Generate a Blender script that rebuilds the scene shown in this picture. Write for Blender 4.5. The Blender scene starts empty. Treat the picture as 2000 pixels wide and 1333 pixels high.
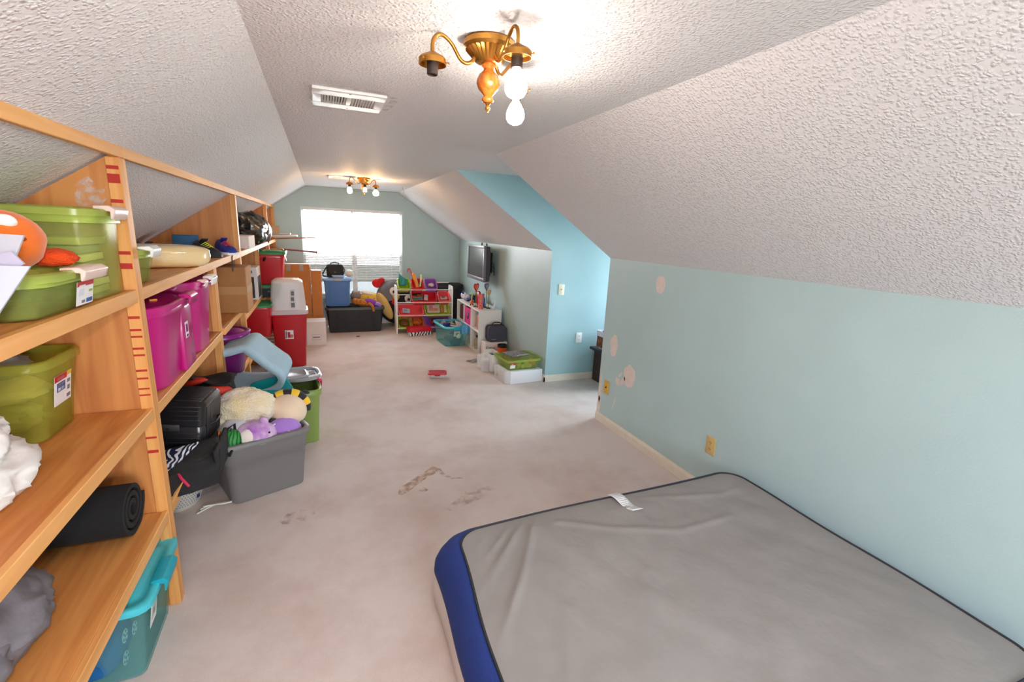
import bpy, bmesh, math, random
from mathutils import Vector, Matrix, Euler, noise
R = math.radians
PI = math.pi
S = bpy.context.scene
COL = S.collection
random.seed(7)

# ------------------------------------------------------------------ camera
cd = bpy.data.cameras.new('camera')
cam = bpy.data.objects.new('camera', cd)
COL.objects.link(cam)
S.camera = cam
cd.sensor_fit = 'HORIZONTAL'
cd.sensor_width = 36.0
cd.lens = 909.34 / 2000 * 36
cd.clip_start = 0.02
fw = Vector((0.3719449, 0.89953997, -0.22909568))
rt = Vector((0.92714525, -0.37207185, 0.04431968))
up = Vector((0.04537273, 0.22888945, 0.97239443))
cam.matrix_world = Matrix(((rt.x, up.x, -fw.x, 0), (rt.y, up.y, -fw.y, 0), (rt.z, up.z, -fw.z, 1.6), (0, 0, 0, 1)))

# ------------------------------------------------------------------ view, world, light
S.view_settings.view_transform = 'Standard'
S.view_settings.look = 'None'
S.view_settings.gamma = 1.0
S.view_settings.use_curve_mapping = False
S.view_settings.exposure = 0.95
S.cycles.max_bounces = 12
S.cycles.diffuse_bounces = 6
S.cycles.transparent_max_bounces = 24
S.cycles.sample_clamp_indirect = 8
S.cycles.caustics_reflective = False
S.cycles.caustics_refractive = False

SKY = 15.0
FLASH = 21.0
NEAR_BULB = 70.0
FAR_BULB = 120.0

w = bpy.data.worlds.new('World')
S.world = w
w.use_nodes = True
nt = w.node_tree
bg = nt.nodes['Background']
tc = nt.nodes.new('ShaderNodeTexCoord')
sx = nt.nodes.new('ShaderNodeSeparateXYZ')
rp = nt.nodes.new('ShaderNodeValToRGB')
rp.color_ramp.elements[0].position = 0.0
rp.color_ramp.elements[0].color = (0.94, 0.97, 1.0, 1)
rp.color_ramp.elements[1].position = 0.9
rp.color_ramp.elements[1].color = (0.68, 0.83, 1.0, 1)
nt.links.new(tc.outputs['Generated'], sx.inputs[0])
nt.links.new(sx.outputs['Z'], rp.inputs[0])
nt.links.new(rp.outputs[0], bg.inputs[0])
bg.inputs[1].default_value = SKY

# the photographer's flash: sits on the camera's shoe, a little above the lens
ld = bpy.data.lights.new('camera_flash', 'POINT')
ld.energy = FLASH
ld.shadow_soft_size = 0.035
ld.color = (1.0, 0.975, 0.97)
fl = bpy.data.objects.new('camera_flash', ld)
COL.objects.link(fl)
fl.location = Vector((0, 0, 1.6)) + up * 0.17 - fw * 0.03

# ------------------------------------------------------------------ colour and materials
def lin(c):
    c = c / 255.0
    return c / 12.92 if c <= 0.04045 else ((c + 0.055) / 1.055) ** 2.4

def C(r, g, b):
    return (lin(r), lin(g), lin(b), 1.0)

MATS = {}

def mat(name, col, rough=0.55, metal=0.0, var=0.0, vscale=12.0, bump=0.0, bscale=150.0, bdist=0.004,
        emit=None, coat=0.0, spec=0.5, col2=None, sheen=0.0, stretch=None, detail=4.0, sub=0.0):
    if name in MATS:
        return MATS[name]
    m = bpy.data.materials.new(name)
    m.use_nodes = True
    t = m.node_tree
    b = t.nodes['Principled BSDF']
    b.inputs['Base Color'].default_value = col
    b.inputs['Roughness'].default_value = rough
    b.inputs['Metallic'].default_value = metal
    b.inputs['Specular IOR Level'].default_value = spec
    b.inputs['Coat Weight'].default_value = coat
    if sheen:
        b.inputs['Sheen Weight'].default_value = sheen
    co = t.nodes.new('ShaderNodeTexCoord')
    vec = co.outputs['Object']
    if stretch:
        mp = t.nodes.new('ShaderNodeMapping')
        mp.inputs['Scale'].default_value = stretch
        t.links.new(vec, mp.inputs[0])
        vec = mp.outputs[0]
    if var or col2:
        n = t.nodes.new('ShaderNodeTexNoise')
        n.inputs['Scale'].default_value = vscale
        n.inputs['Detail'].default_value = detail
        t.links.new(vec, n.inputs['Vector'])
        r = t.nodes.new('ShaderNodeValToRGB')
        if col2 is None:
            a = tuple(max(0, c * (1 - var)) for c in col[:3]) + (1,)
            z = tuple(min(1, c * (1 + var)) for c in col[:3]) + (1,)
        else:
            a, z = col2, col
        r.color_ramp.elements[0].position = 0.36
        r.color_ramp.elements[0].color = a
        r.color_ramp.elements[1].position = 0.64
        r.color_ramp.elements[1].color = z
        t.links.new(n.outputs['Fac'], r.inputs[0])
        t.links.new(r.outputs[0], b.inputs['Base Color'])
    if bump:
        n2 = t.nodes.new('ShaderNodeTexNoise')
        n2.inputs['Scale'].default_value = bscale
        n2.inputs['Detail'].default_value = 3.0
        t.links.new(co.outputs['Object'], n2.inputs['Vector'])
        bp = t.nodes.new('ShaderNodeBump')
        bp.inputs['Strength'].default_value = bump
        bp.inputs['Distance'].default_value = bdist
        t.links.new(n2.outputs['Fac'], bp.inputs['Height'])
        t.links.new(bp.outputs[0], b.inputs['Normal'])
    if emit:
        b.inputs['Emission Color'].default_value = emit[0]
        b.inputs['Emission Strength'].default_value = emit[1]
    MATS[name] = m
    return m

def clear(name, col, fac=0.45, rough=0.25):
    """see-through plastic: part tinted pass-through, part plastic surface"""
    if name in MATS:
        return MATS[name]
    m = bpy.data.materials.new(name)
    m.use_nodes = True
    t = m.node_tree
    b = t.nodes['Principled BSDF']
    b.inputs['Base Color'].default_value = col
    b.inputs['Roughness'].default_value = rough
    tr = t.nodes.new('ShaderNodeBsdfTransparent')
    tr.inputs[0].default_value = tuple(min(1.0, 0.62 + 0.40 * c) for c in col[:3]) + (1,)
    mx = t.nodes.new('ShaderNodeMixShader')
    mx.inputs[0].default_value = fac
    t.links.new(tr.outputs[0], mx.inputs[1])
    t.links.new(b.outputs[0], mx.inputs[2])
    t.links.new(mx.outputs[0], t.nodes['Material Output'].inputs['Surface'])
    MATS[name] = m
    return m

def wood(name, light, dark, stretch, rough=0.5, bump=0.1):
    m = mat(name, light, rough, col2=dark, vscale=1.0, stretch=stretch, detail=7.0)
    t = m.node_tree
    n = [x for x in t.nodes if x.type == 'TEX_NOISE'][0]
    n.inputs['Distortion'].default_value = 1.1
    r = [x for x in t.nodes if x.type == 'VALTORGB'][0]
    r.color_ramp.elements[0].position = 0.28
    r.color_ramp.elements[1].position = 0.62
    bp = t.nodes.new('ShaderNodeBump')
    bp.inputs['Strength'].default_value = bump
    bp.inputs['Distance'].default_value = 0.002
    t.links.new(n.outputs['Fac'], bp.inputs['Height'])
    t.links.new(bp.outputs[0], t.nodes['Principled BSDF'].inputs['Normal'])
    return m

def zebra(name, a, b, scale=9.0, dist=6.0, stretch=(1, 1, 1), pos=0.5, kind='BANDS'):
    if name in MATS:
        return MATS[name]
    m = bpy.data.materials.new(name)
    m.use_nodes = True
    t = m.node_tree
    bs = t.nodes['Principled BSDF']
    bs.inputs['Roughness'].default_value = 0.6
    co = t.nodes.new('ShaderNodeTexCoord')
    mp = t.nodes.new('ShaderNodeMapping')
    mp.inputs['Scale'].default_value = stretch
    wv = t.nodes.new('ShaderNodeTexWave')
    wv.wave_type = kind
    wv.inputs['Scale'].default_value = scale
    wv.inputs['Distortion'].default_value = dist
    wv.inputs['Detail'].default_value = 1.0
    r = t.nodes.new('ShaderNodeValToRGB')
    r.color_ramp.interpolation = 'CONSTANT'
    r.color_ramp.elements[0].color = a
    r.color_ramp.elements[1].position = pos
    r.color_ramp.elements[1].color = b
    t.links.new(co.outputs['Object'], mp.inputs[0])
    t.links.new(mp.outputs[0], wv.inputs['Vector'])
    t.links.new(wv.outputs['Fac'], r.inputs[0])
    t.links.new(r.outputs[0], bs.inputs['Base Color'])
    MATS[name] = m
    return m

# ------------------------------------------------------------------ mesh helpers
def rr(hx, hy, r, z, n=4, cx=0.0, cy=0.0):
    """ring of a rounded rectangle"""
    r = min(r, hx * 0.999, hy * 0.999)
    out = []
    for qx, qy, a0 in ((1, 1, 0), (-1, 1, 90), (-1, -1, 180), (1, -1, 270)):
        for i in range(n + 1):
            a = R(a0 + 90.0 * i / n)
            out.append((cx + qx * (hx - r) + r * math.cos(a), cy + qy * (hy - r) + r * math.sin(a), z))
    return out

class MB:
    def __init__(s):
        s.v = []
        s.f = []
        s.mi = []

    def add(s, vs, fs, mi=0, M=None):
        o = len(s.v)
        s.v += [tuple(M @ Vector(p)) if M is not None else tuple(p) for p in vs]
        for f in fs:
            s.f.append(tuple(i + o for i in f))
            s.mi.append(mi)
        return s

    def box(s, x0, x1, y0, y1, z0, z1, mi=0, M=None):
        v = [(x0, y0, z0), (x1, y0, z0), (x1, y1, z0), (x0, y1, z0), (x0, y0, z1), (x1, y0, z1), (x1, y1, z1), (x0, y1, z1)]
        return s.add(v, [(0, 3, 2, 1), (4, 5, 6, 7), (0, 1, 5, 4), (1, 2, 6, 5), (2, 3, 7, 6), (3, 0, 4, 7)], mi, M)

    def cbox(s, c, d, rot=(0, 0, 0), mi=0):
        M = Matrix.Translation(c) @ Euler([R(a) for a in rot]).to_matrix().to_4x4()
        return s.box(-d[0] / 2, d[0] / 2, -d[1] / 2, d[1] / 2, -d[2] / 2, d[2] / 2, mi, M)

    def loft(s, rings, cap0=True, cap1=True, mi=0, M=None, closed=True):
        n = len(rings[0])
        v = [p for r in rings for p in r]
        f = []
        for i in range(len(rings) - 1):
            for j in range(n if closed else n - 1):
                k = (j + 1) % n
                f.append((i * n + j, i * n + k, (i + 1) * n + k, (i + 1) * n + j))
        if cap0:
            f.append(tuple(reversed(range(n))))
        if cap1:
            f.append(tuple((len(rings) - 1) * n + j for j in range(n)))
        return s.add(v, f, mi, M)

    def lathe(s, prof, n=20, M=None, mi=0, fl=None, cap0=True, cap1=True):
        rings = []
        for i, (r, z) in enumerate(prof):
            ring = []
            for j in range(n):
                a = 2 * PI * j / n
                q = r * (1 + (fl[0] * math.cos(fl[1] * a) if fl and fl[2] <= i <= fl[3] else 0))
                ring.append((q * math.cos(a), q * math.sin(a), z))
            rings.append(ring)
        return s.loft(rings, cap0, cap1, mi, M)

    def tube(s, pts, r, n=8, mi=0, M=None, cap=True):
        pts = [Vector(p) for p in pts]
        rings = []
        u = None
        for i, p in enumerate(pts):
            d = (pts[min(i + 1, len(pts) - 1)] - pts[max(i - 1, 0)]).normalized()
            if u is None:
                u = d.cross(Vector((0, 0, 1)))
                if u.length < 1e-3:
                    u = d.cross(Vector((1, 0, 0)))
            else:
                u = u - d * u.dot(d)
            u.normalize()
            v2 = u.cross(d)
            rad = r[i] if isinstance(r, (list, tuple)) else r
            rings.append([tuple(p + u * rad * math.cos(2 * PI * j / n) + v2 * rad * math.sin(2 * PI * j / n)) for j in range(n)])
        return s.loft(rings, cap, cap, mi, M)

    def blob(s, c, rad, rot=(0, 0, 0), nu=20, nv=12, amp=0.0, freq=3.0, seed=0, p=1.0, mi=0, flat=None, fold=0.0, ff=4.0):
        M = Matrix.Translation(c) @ Euler([R(a) for a in rot]).to_matrix().to_4x4()
        sg = lambda q: math.copysign(abs(q) ** p, q)
        v = []
        for i in range(nv + 1):
            th = PI * i / nv
            for j in range(nu):
                ph = 2 * PI * j / nu
                d = Vector((sg(math.sin(th)) * sg(math.cos(ph)), sg(math.sin(th)) * sg(math.sin(ph)), sg(math.cos(th))))
                k = 1 + amp * noise.noise(d * freq + Vector((seed * 7.3, seed * 3.1, seed)))
                if fold:
                    wv = d + 0.35 * Vector((noise.noise(d * 2 + Vector((seed, 0, 5))), noise.noise(d * 2 + Vector((0, seed, 9))), noise.noise(d * 2 + Vector((3, 1, seed)))))
                    k += fold * (0.5 - min(1, 2.2 * abs(noise.noise(Vector((wv.x * ff * 0.55 + wv.z * ff * 0.5, wv.y * ff * 1.5, wv.z * ff * 0.5)) + Vector((seed * 2.1, seed, 0))))))
                q = M @ Vector((d.x * rad[0] * k, d.y * rad[1] * k, d.z * rad[2] * k))
                if flat is not None and q.z < flat:
                    q.z = flat + (q.z - flat) * 0.04
                v.append(tuple(q))
        f = []
        for i in range(nv):
            for j in range(nu):
                k = (j + 1) % nu
                f.append((i * nu + j, (i + 1) * nu + j, (i + 1) * nu + k, i * nu + k))
        return s.add(v, f, mi)

    def grid(s, fn, nu, nv, mi=0, M=None):
        v = [fn(i / nu, j / nv) for i in range(nu + 1) for j in range(nv + 1)]
        f = []
        for i in range(nu):
            for j in range(nv):
                a = i * (nv + 1) + j
                f.append((a, a + nv + 1, a + nv + 2, a + 1))
        return s.add(v, f, mi, M)

    def poly(s, pts, h, M=None, mi=0):
        """prism: polygon in XY raised by h"""
        n = len(pts)
        v = [(x, y, 0) for x, y in pts] + [(x, y, h) for x, y in pts]
        f = [tuple(reversed(range(n))), tuple(range(n, 2 * n))] + [(i, (i + 1) % n, n + (i + 1) % n, n + i) for i in range(n)]
        return s.add(v, f, mi, M)

    def build(s, name, mats, parent=None, smooth=40, bevel=0.0, seg=2, thick=0.0, label=None):
        me = bpy.data.meshes.new(name)
        bm = bmesh.new()
        vs = [bm.verts.new(p) for p in s.v]
        for f, mi in zip(s.f, s.mi):
            try:
                q = bm.faces.new([vs[i] for i in f])
                q.material_index = mi
            except ValueError:
                pass
        bmesh.ops.remove_doubles(bm, verts=bm.verts, dist=1e-6)
        bmesh.ops.recalc_face_normals(bm, faces=bm.faces)
        if bevel:
            es = [e for e in bm.edges if len(e.link_faces) == 2 and e.calc_face_angle(0) > R(30)]
            bmesh.ops.bevel(bm, geom=es, offset=bevel, segments=seg, profile=0.5, affect='EDGES', clamp_overlap=True)
        if smooth:
            for q in bm.faces:
                q.smooth = True
            for e in bm.edges:
                if len(e.link_faces) == 2:
                    e.smooth = e.calc_face_angle(0) < R(smooth)
        bm.to_mesh(me)
        bm.free()
        for m in (mats if isinstance(mats, (list, tuple)) else [mats]):
            me.materials.append(m)
        o = bpy.data.objects.new(name, me)
        COL.objects.link(o)
        if parent is not None:
            o.parent = parent
        if thick:
            md = o.modifiers.new('thickness', 'SOLIDIFY')
            md.thickness = thick
            md.offset = 0
        if label:
            o['label'] = label
        return o

def thing(name, label, cat, loc=(0, 0, 0), rz=0.0, group=None, rot=None):
    o = bpy.data.objects.new(name, None)
    o.empty_display_size = 0.1
    COL.objects.link(o)
    o.location = loc
    o.rotation_euler = rot if rot else (0, 0, R(rz))
    o['label'] = label
    o['category'] = cat
    if group:
        o['group'] = group
    return o

def tag(o, label, cat, group=None, loc=None, rz=None):
    o['label'] = label
    o['category'] = cat
    if group:
        o['group'] = group
    if loc is not None:
        o.location = loc
    if rz is not None:
        o.rotation_euler = (0, 0, R(rz))
    return o

def struct(name, mb, m, parent=None, **k):
    o = mb.build(name, m, parent, smooth=k.pop('smooth', 0), **k)
    if parent is None:
        o['kind'] = 'structure'
    return o

# ------------------------------------------------------------------ base materials
def ceiling_mat():
    m = bpy.data.materials.new('knockdown_ceiling')
    m.use_nodes = True
    t = m.node_tree
    b = t.nodes['Principled BSDF']
    b.inputs['Base Color'].default_value = C(225, 222, 223)
    b.inputs['Roughness'].default_value = 0.6
    co = t.nodes.new('ShaderNodeTexCoord')
    n = t.nodes.new('ShaderNodeTexNoise')
    n.inputs['Scale'].default_value = 45
    n.inputs['Detail'].default_value = 3.0
    ws = t.nodes.new('ShaderNodeVectorMath')
    ws.operation = 'MULTIPLY_ADD'
    ws.inputs[1].default_value = (0.02, 0.02, 0.02)
    v = t.nodes.new('ShaderNodeTexVoronoi')
    v.inputs['Scale'].default_value = 92
    v.inputs['Randomness'].default_value = 1.0
    r = t.nodes.new('ShaderNodeValToRGB')
    r.color_ramp.elements[0].position = 0.10
    r.color_ramp.elements[0].color = (1, 1, 1, 1)
    r.color_ramp.elements[1].position = 0.62
    r.color_ramp.elements[1].color = (0, 0, 0, 1)
    r2 = t.nodes.new('ShaderNodeValToRGB')
    r2.color_ramp.elements[0].position = 0.30
    r2.color_ramp.elements[1].position = 0.54
    ml = t.nodes.new('ShaderNodeMath')
    ml.operation = 'MULTIPLY'
    bp = t.nodes.new('ShaderNodeBump')
    bp.inputs['Strength'].default_value = 0.55
    bp.inputs['Distance'].default_value = 0.007
    t.links.new(co.outputs['Object'], n.inputs['Vector'])
    t.links.new(n.outputs['Color'], ws.inputs[0])
    t.links.new(co.outputs['Object'], ws.inputs[2])
    t.links.new(ws.outputs[0], v.inputs['Vector'])
    t.links.new(v.outputs['Distance'], r.inputs[0])
    t.links.new(n.outputs['Fac'], r2.inputs[0])
    t.links.new(r.outputs[0], ml.inputs[0])
    t.links.new(r2.outputs[0], ml.inputs[1])
    t.links.new(ml.outputs[0], bp.inputs['Height'])
    t.links.new(bp.outputs[0], b.inputs['Normal'])
    return m

def carpet_mat():
    m = bpy.data.materials.new('beige_carpet')
    m.use_nodes = True
    t = m.node_tree
    b = t.nodes['Principled BSDF']
    b.inputs['Roughness'].default_value = 0.95
    b.inputs['Specular IOR Level'].default_value = 0.1
    co = t.nodes.new('ShaderNodeTexCoord')
    n1 = t.nodes.new('ShaderNodeTexNoise')
    n1.inputs['Scale'].default_value = 1.6
    n1.inputs['Detail'].default_value = 8
    n1.inputs['Roughness'].default_value = 0.65
    r1 = t.nodes.new('ShaderNodeValToRGB')
    r1.color_ramp.elements[0].position = 0.30
    r1.color_ramp.elements[0].color = C(204, 184, 175)
    r1.color_ramp.elements[1].position = 0.56
    r1.color_ramp.elements[1].color = C(222, 209, 203)
    n2 = t.nodes.new('ShaderNodeTexNoise')
    n2.inputs['Scale'].default_value = 330
    n2.inputs['Detail'].default_value = 2
    mx = t.nodes.new('ShaderNodeMix')
    mx.data_type = 'RGBA'
    mx.blend_type = 'OVERLAY'
    mx.inputs['Factor'].default_value = 0.28
    bp = t.nodes.new('ShaderNodeBump')
    bp.inputs['Strength'].default_value = 0.55
    bp.inputs['Distance'].default_value = 0.006
    for n in (n1, n2):
        t.links.new(co.outputs['Object'], n.inputs['Vector'])
    t.links.new(n1.outputs['Fac'], r1.inputs[0])
    t.links.new(r1.outputs[0], mx.inputs['A'])
    t.links.new(n2.outputs['Fac'], mx.inputs['B'])
    t.links.new(mx.outputs['Result'], b.inputs['Base Color'])
    t.links.new(n2.outputs['Fac'], bp.inputs['Height'])
    t.links.new(bp.outputs[0], b.inputs['Normal'])
    return m

M_ceil = ceiling_mat()
M_carpet = carpet_mat()
M_wall = mat('pale_aqua_paint', C(178, 201, 201), 0.42, var=0.02, vscale=3, bump=0.16, bscale=120, bdist=0.004)
M_wallcool = mat('aqua_paint_cool_daylight', C(164, 196, 201), 0.42, var=0.02, vscale=3, bump=0.16, bscale=120, bdist=0.004)  # same wall paint made bluer: cool alcove daylight put into the colour
M_base = mat('cream_trim_paint', C(226, 216, 200), 0.4, var=0.04)
M_white = mat('white_satin_paint', C(236, 234, 230), 0.4)
M_whitepl = mat('white_plastic', C(238, 238, 236), 0.35)
M_patch = mat('pink_spackle', C(222, 206, 196), 0.8, var=0.04, vscale=30)
W_L, W_D = C(220, 152, 84), C(186, 110, 50)
M_woodY = wood('plywood_grain_along_shelf', W_L, W_D, (16, 1.3, 16))
M_woodZ = wood('plywood_grain_upright', C(206, 138, 76), C(172, 100, 50), (14, 14, 1.1))
M_woodF = wood('pine_face_strip', C(234, 174, 106), C(216, 150, 80), (20, 1.2, 20))
M_woodS = wood('pine_stile', C(230, 166, 96), C(206, 136, 68), (26, 26, 1.2))
M_red = mat('red_marker', C(178, 40, 30), 0.7)
M_black = mat('black_plastic', C(26, 26, 28), 0.45)
M_dark = mat('dark_grey_plastic', C(52, 52, 54), 0.5)
M_card = mat('brown_cardboard', C(170, 118, 68), 0.8, var=0.05, vscale=8)
M_cardO = mat('orange_brown_cardboard', C(190, 118, 58), 0.8, var=0.05, vscale=8)
M_cardW = mat('white_cardboard', C(222, 212, 206), 0.75, var=0.03)
M_tape = mat('packing_tape', C(188, 142, 92), 0.25)
M_duct = mat('grey_tape', C(150, 140, 132), 0.4)
M_paper = mat('white_paper', C(186, 186, 196), 0.7)
M_label = mat('label_paper', C(236, 234, 236), 0.5)
M_lred = mat('label_red', C(196, 34, 44), 0.5)
M_lblue = mat('label_blue', C(50, 92, 160), 0.5)
M_lgrey = mat('label_print', C(120, 120, 128), 0.6)
M_ink = mat('black_ink', C(40, 38, 40), 0.6)

# ------------------------------------------------------------------ the room
ZC, ZK, XCL, XCR, XR, YF = 2.127, 1.421, -0.168, 1.182, 2.224, 7.95
YA, YB, XD, YN = 3.325, 4.393, 4.05, -2.3
XL, ZL = -1.33, 2.127 - (1.33 - 0.168) * 0.678
T = 0.1

def floor():
    mb = MB().box(XL - T, XR + T, YN - T, YF + T, -0.1, 0.0)
    mb.box(XR + T, XD + T, YA - T, YB + T, -0.1, 0.0)
    return struct('floor', mb, M_carpet)
FLOOR = floor()

def slab(name, pts, nrm, m, t=T):
    """flat panel: polygon (inner face), pushed outward by t along nrm"""
    n = Vector(nrm) * t
    k = len(pts)
    v = [tuple(p) for p in pts] + [tuple(Vector(p) + n) for p in pts]
    f = [tuple(range(k)), tuple(range(2 * k - 1, k - 1, -1))] + [(i, (i + 1) % k, k + (i + 1) % k, k + i) for i in range(k)]
    return struct(name, MB().add(v, f), m)

mbc = MB().box(XCL - 0.05, XCR, YN - T, YF + T, ZC, ZC + T)
mbc.box(XCR, XCR + 0.05, YN - T, YA, ZC, ZC + T)
mbc.box(XCR, XCR + 0.05, YB, YF + T, ZC, ZC + T)
mbc.box(XCR, XD + T, YA, YB, ZC, ZC + T)
CEIL = struct('ceiling', mbc, M_ceil)
ns = Vector((0.706, 0, 1.042)).normalized()
slab('ceiling_slope_right', [(XCR, YN, ZC), (XCR, YA, ZC), (XR, YA, ZK), (XR, YN, ZK)], ns, M_ceil)
slab('ceiling_slope_back', [(XCR, YB, ZC), (XCR, YF, ZC), (XR, YF, ZK), (XR, YB, ZK)], ns, M_ceil)
nl = Vector((-0.678, 0, 1.0)).normalized()
slab('ceiling_slope_left', [(XCL, YN, ZC), (XCL, YF, ZC), (XL, YF, ZL), (XL, YN, ZL)], nl, M_ceil)
slab('wall_left', [(XL, YN, 0), (XL, YF, 0), (XL, YF, ZL), (XL, YN, ZL)], (-1, 0, 0), M_wall)
WR_ = slab('wall_right', [(XR, YN, 0), (XR, YA, 0), (XR, YA, ZK), (XR, YN, ZK)], (1, 0, 0), M_wall)
slab('wall_back_right', [(XR, YB, 0), (XR, YF, 0), (XR, YF, ZK), (XR, YB, ZK)], (1, 0, 0), M_wall)
# dormer: far cheek (faces the camera), near cheek and end wall with its window
slab('wall_dormer_far', [(XCR, YB - 0.002, ZC), (XR, YB - 0.002, ZK), (XR, YB - 0.002, 0), (XD, YB - 0.002, 0), (XD, YB - 0.002, ZC)], (0, 1, 0), M_wallcool, 0.001)
slab('wall_dormer_near', [(XCR, YA + 0.002, ZC), (XR, YA + 0.002, ZK), (XR, YA + 0.002, 0), (XD, YA + 0.002, 0), (XD, YA + 0.002, ZC)], (0, -1, 0), M_wallcool, 0.001)

def wall_with_hole(name, axis, at, out, poly, hole, m):
    """gable wall in a plane, with a rectangular opening; quads laid round the opening"""
    u0, u1, z0, z1 = hole
    P = (lambda u, z: (u, at, z)) if axis == 'y' else (lambda u, z: (at, u, z))
    O = (lambda u, z: (u, at + out * T, z)) if axis == 'y' else (lambda u, z: (at + out * T, u, z))
    bm = bmesh.new()
    mb = MB()
    for F in (P, O):
        us = sorted(set([p[0] for p in poly] + [u0, u1]))
        def top(u):
            pts = sorted(poly)
            for (a, za), (b, zb) in zip(pts, pts[1:]):
                if a <= u <= b and b > a:
                    return za + (zb - za) * (u - a) / (b - a)
            return pts[-1][1]
        for a, b in zip(us, us[1:]):
            if a >= u0 - 1e-6 and b <= u1 + 1e-6:
                mb.add([F(a, 0), F(b, 0), F(b, z0), F(a, z0)], [(0, 1, 2, 3)])
                mb.add([F(a, z1), F(b, z1), F(b, top(b)), F(a, top(a))], [(0, 1, 2, 3)])
            else:
                mb.add([F(a, 0), F(b, 0), F(b, top(b)), F(a, top(a))], [(0, 1, 2, 3)])
    for (a, za), (b, zb) in (((u0, z0), (u1, z0)), ((u1, z0), (u1, z1)), ((u1, z1), (u0, z1)), ((u0, z1), (u0, z0))):
        mb.add([P(a, za), P(b, zb), O(b, zb), O(a, za)], [(0, 1, 2, 3)])
    bm.free()
    return struct(name, mb, m)

gable = [(XL, ZL), (XCL, ZC), (XCR, ZC), (XR, ZK)]
WX0, WX1, WZ0, WZ1 = -0.255, 1.25, 0.46, 1.83
wall_with_hole('wall_far', 'y', YF, 1, gable, (WX0, WX1, WZ0, WZ1), M_wall)
wall_with_hole('wall_near', 'y', YN, -1, gable, (0.0, 1.5, 0.75, 1.9), M_wall)
wall_with_hole('wall_dormer_end', 'x', XD, 1, [(YA, ZC), (YB, ZC)], (YA + 0.14, YB - 0.14, 0.75, 1.95), M_wallcool)

M_glass = clear('window_glass', (0.95, 0.98, 1.0, 1), 0.04, 0.02)
M_screen = clear('insect_screen', (0.10, 0.10, 0.09, 1), 0.66, 0.9)

def window(name, axis, at, out, hole, mull=True, screen=False):
    u0, u1, z0, z1 = hole
    def bx(mb, a0, a1, zz0, zz1, d0=0.045, d1=0.095):
        if axis == 'y':
            ys = sorted((at + out * d0, at + out * d1))
            return mb.box(a0, a1, ys[0], ys[1], zz0, zz1)
        xs = sorted((at + out * d0, at + out * d1))
        return mb.box(xs[0], xs[1], a0, a1, zz0, zz1)
    f = 0.035
    mb = MB()
    bx(mb, u0, u1, z0, z0 + f); bx(mb, u0, u1, z1 - f, z1)
    bx(mb, u0, u0 + f, z0 + f, z1 - f); bx(mb, u1 - f, u1, z0 + f, z1 - f)
    mid = (u0 + u1) / 2
    if mull:
        bx(mb, mid - 0.035, mid + 0.035, z0 + f, z1 - f)
    W = struct(name, mb, M_white)
    zm = (z0 + z1) / 2
    cells = [(u0 + f, mid - 0.035), (mid + 0.035, u1 - f)] if mull else [(u0 + f, u1 - f)]
    for a, b in cells:
        r = MB()
        bx(r, a, b, zm - 0.02, zm + 0.02, 0.05, 0.088)
        r.build('meeting_rail', M_white, W, 0)
        for za, zb in ((z0 + f, zm - 0.02), (zm + 0.02, z1 - f)):
            g = MB()
            bx(g, a, b, za, zb, 0.065, 0.069)
            g.build('window_pane', M_glass, W, 0)
        if screen:
            g = MB()
            bx(g, a, b, z0 + f, zm - 0.02, 0.091, 0.092)
            g.build('insect_screen', M_screen, W, 0)
    sl = MB()
    bx(sl, u0 - 0.02, u1 + 0.02, z0 - 0.03, z0, -0.03, 0.05)
    sl.build('window_sill', M_white, W, 0)
    return W

window('window_1', 'y', YF, 1, (WX0, WX1, WZ0, WZ1), True, True)
window('window_2', 'x', XD, 1, (YA + 0.14, YB - 0.14, 0.75, 1.95), False)
window('window_3', 'y', YN, -1, (0.0, 1.5, 0.75, 1.9), True)

# light portals: they only tell the renderer where the sky comes in
def portal(loc, rot, sx_, sy_):
    d = bpy.data.lights.new('sky_portal', 'AREA')
    d.shape = 'RECTANGLE'
    d.size, d.size_y = sx_, sy_
    d.cycles.is_portal = True
    o = bpy.data.objects.new('sky_portal', d)
    COL.objects.link(o)
    o.location = loc
    o.rotation_euler = rot
portal(((WX0 + WX1) / 2, YF + T + 0.02, (WZ0 + WZ1) / 2), (R(-90), 0, 0), 1.6, 1.45)
portal((XD + T + 0.02, (YA + YB) / 2, 1.35), (0, R(90), 0), 1.3, 1.0)
portal((0.75, YN - T - 0.02, 1.32), (R(90), 0, 0), 1.6, 1.25)

# outside: pale ground far below the windows
g = MB().box(-40, 40, -40, 60, -3.3, -3.2)
gr = struct('ground', g, mat('pale_ground', C(104, 100, 84), 0.9, var=0.1, vscale=0.5))

rf = MB().box(-1.5, 2.6, YF + T + 0.01, YF + 2.6, 0.30, 0.40)  # added pale slab outside, makes the far window's lower strip glare white
struct('glare_slab_outside', rf, mat('pale_glare_slab', C(214, 212, 206), 0.8, var=0.05, vscale=2))
# baseboards
def base(name, a, b, n, h=0.075, t=0.014):
    a, b, n = Vector(a), Vector(b), Vector(n)
    prof = [(0, 0), (t, 0), (t, h * 0.72), (t * 0.45, h), (0, h)]
    r0 = [tuple(a + n * d + Vector((0, 0, z))) for d, z in prof]
    r1 = [tuple(b + n * d + Vector((0, 0, z))) for d, z in prof]
    return struct(name, MB().loft([r0, r1]), M_base)
base('baseboard_right', (XR, YN, 0), (XR, YA, 0), (-1, 0, 0))
base('baseboard_back_right', (XR, YB - 0.014, 0), (XR, YF, 0), (-1, 0, 0))
base('baseboard_dormer_far', (XR - 0.014, YB, 0), (XD, YB, 0), (0, -1, 0))
base('baseboard_dormer_near', (XR, YA, 0), (XD, YA, 0), (0, 1, 0))
base('baseboard_far', (XL, YF, 0), (XR, YF, 0), (0, -1, 0))

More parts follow.
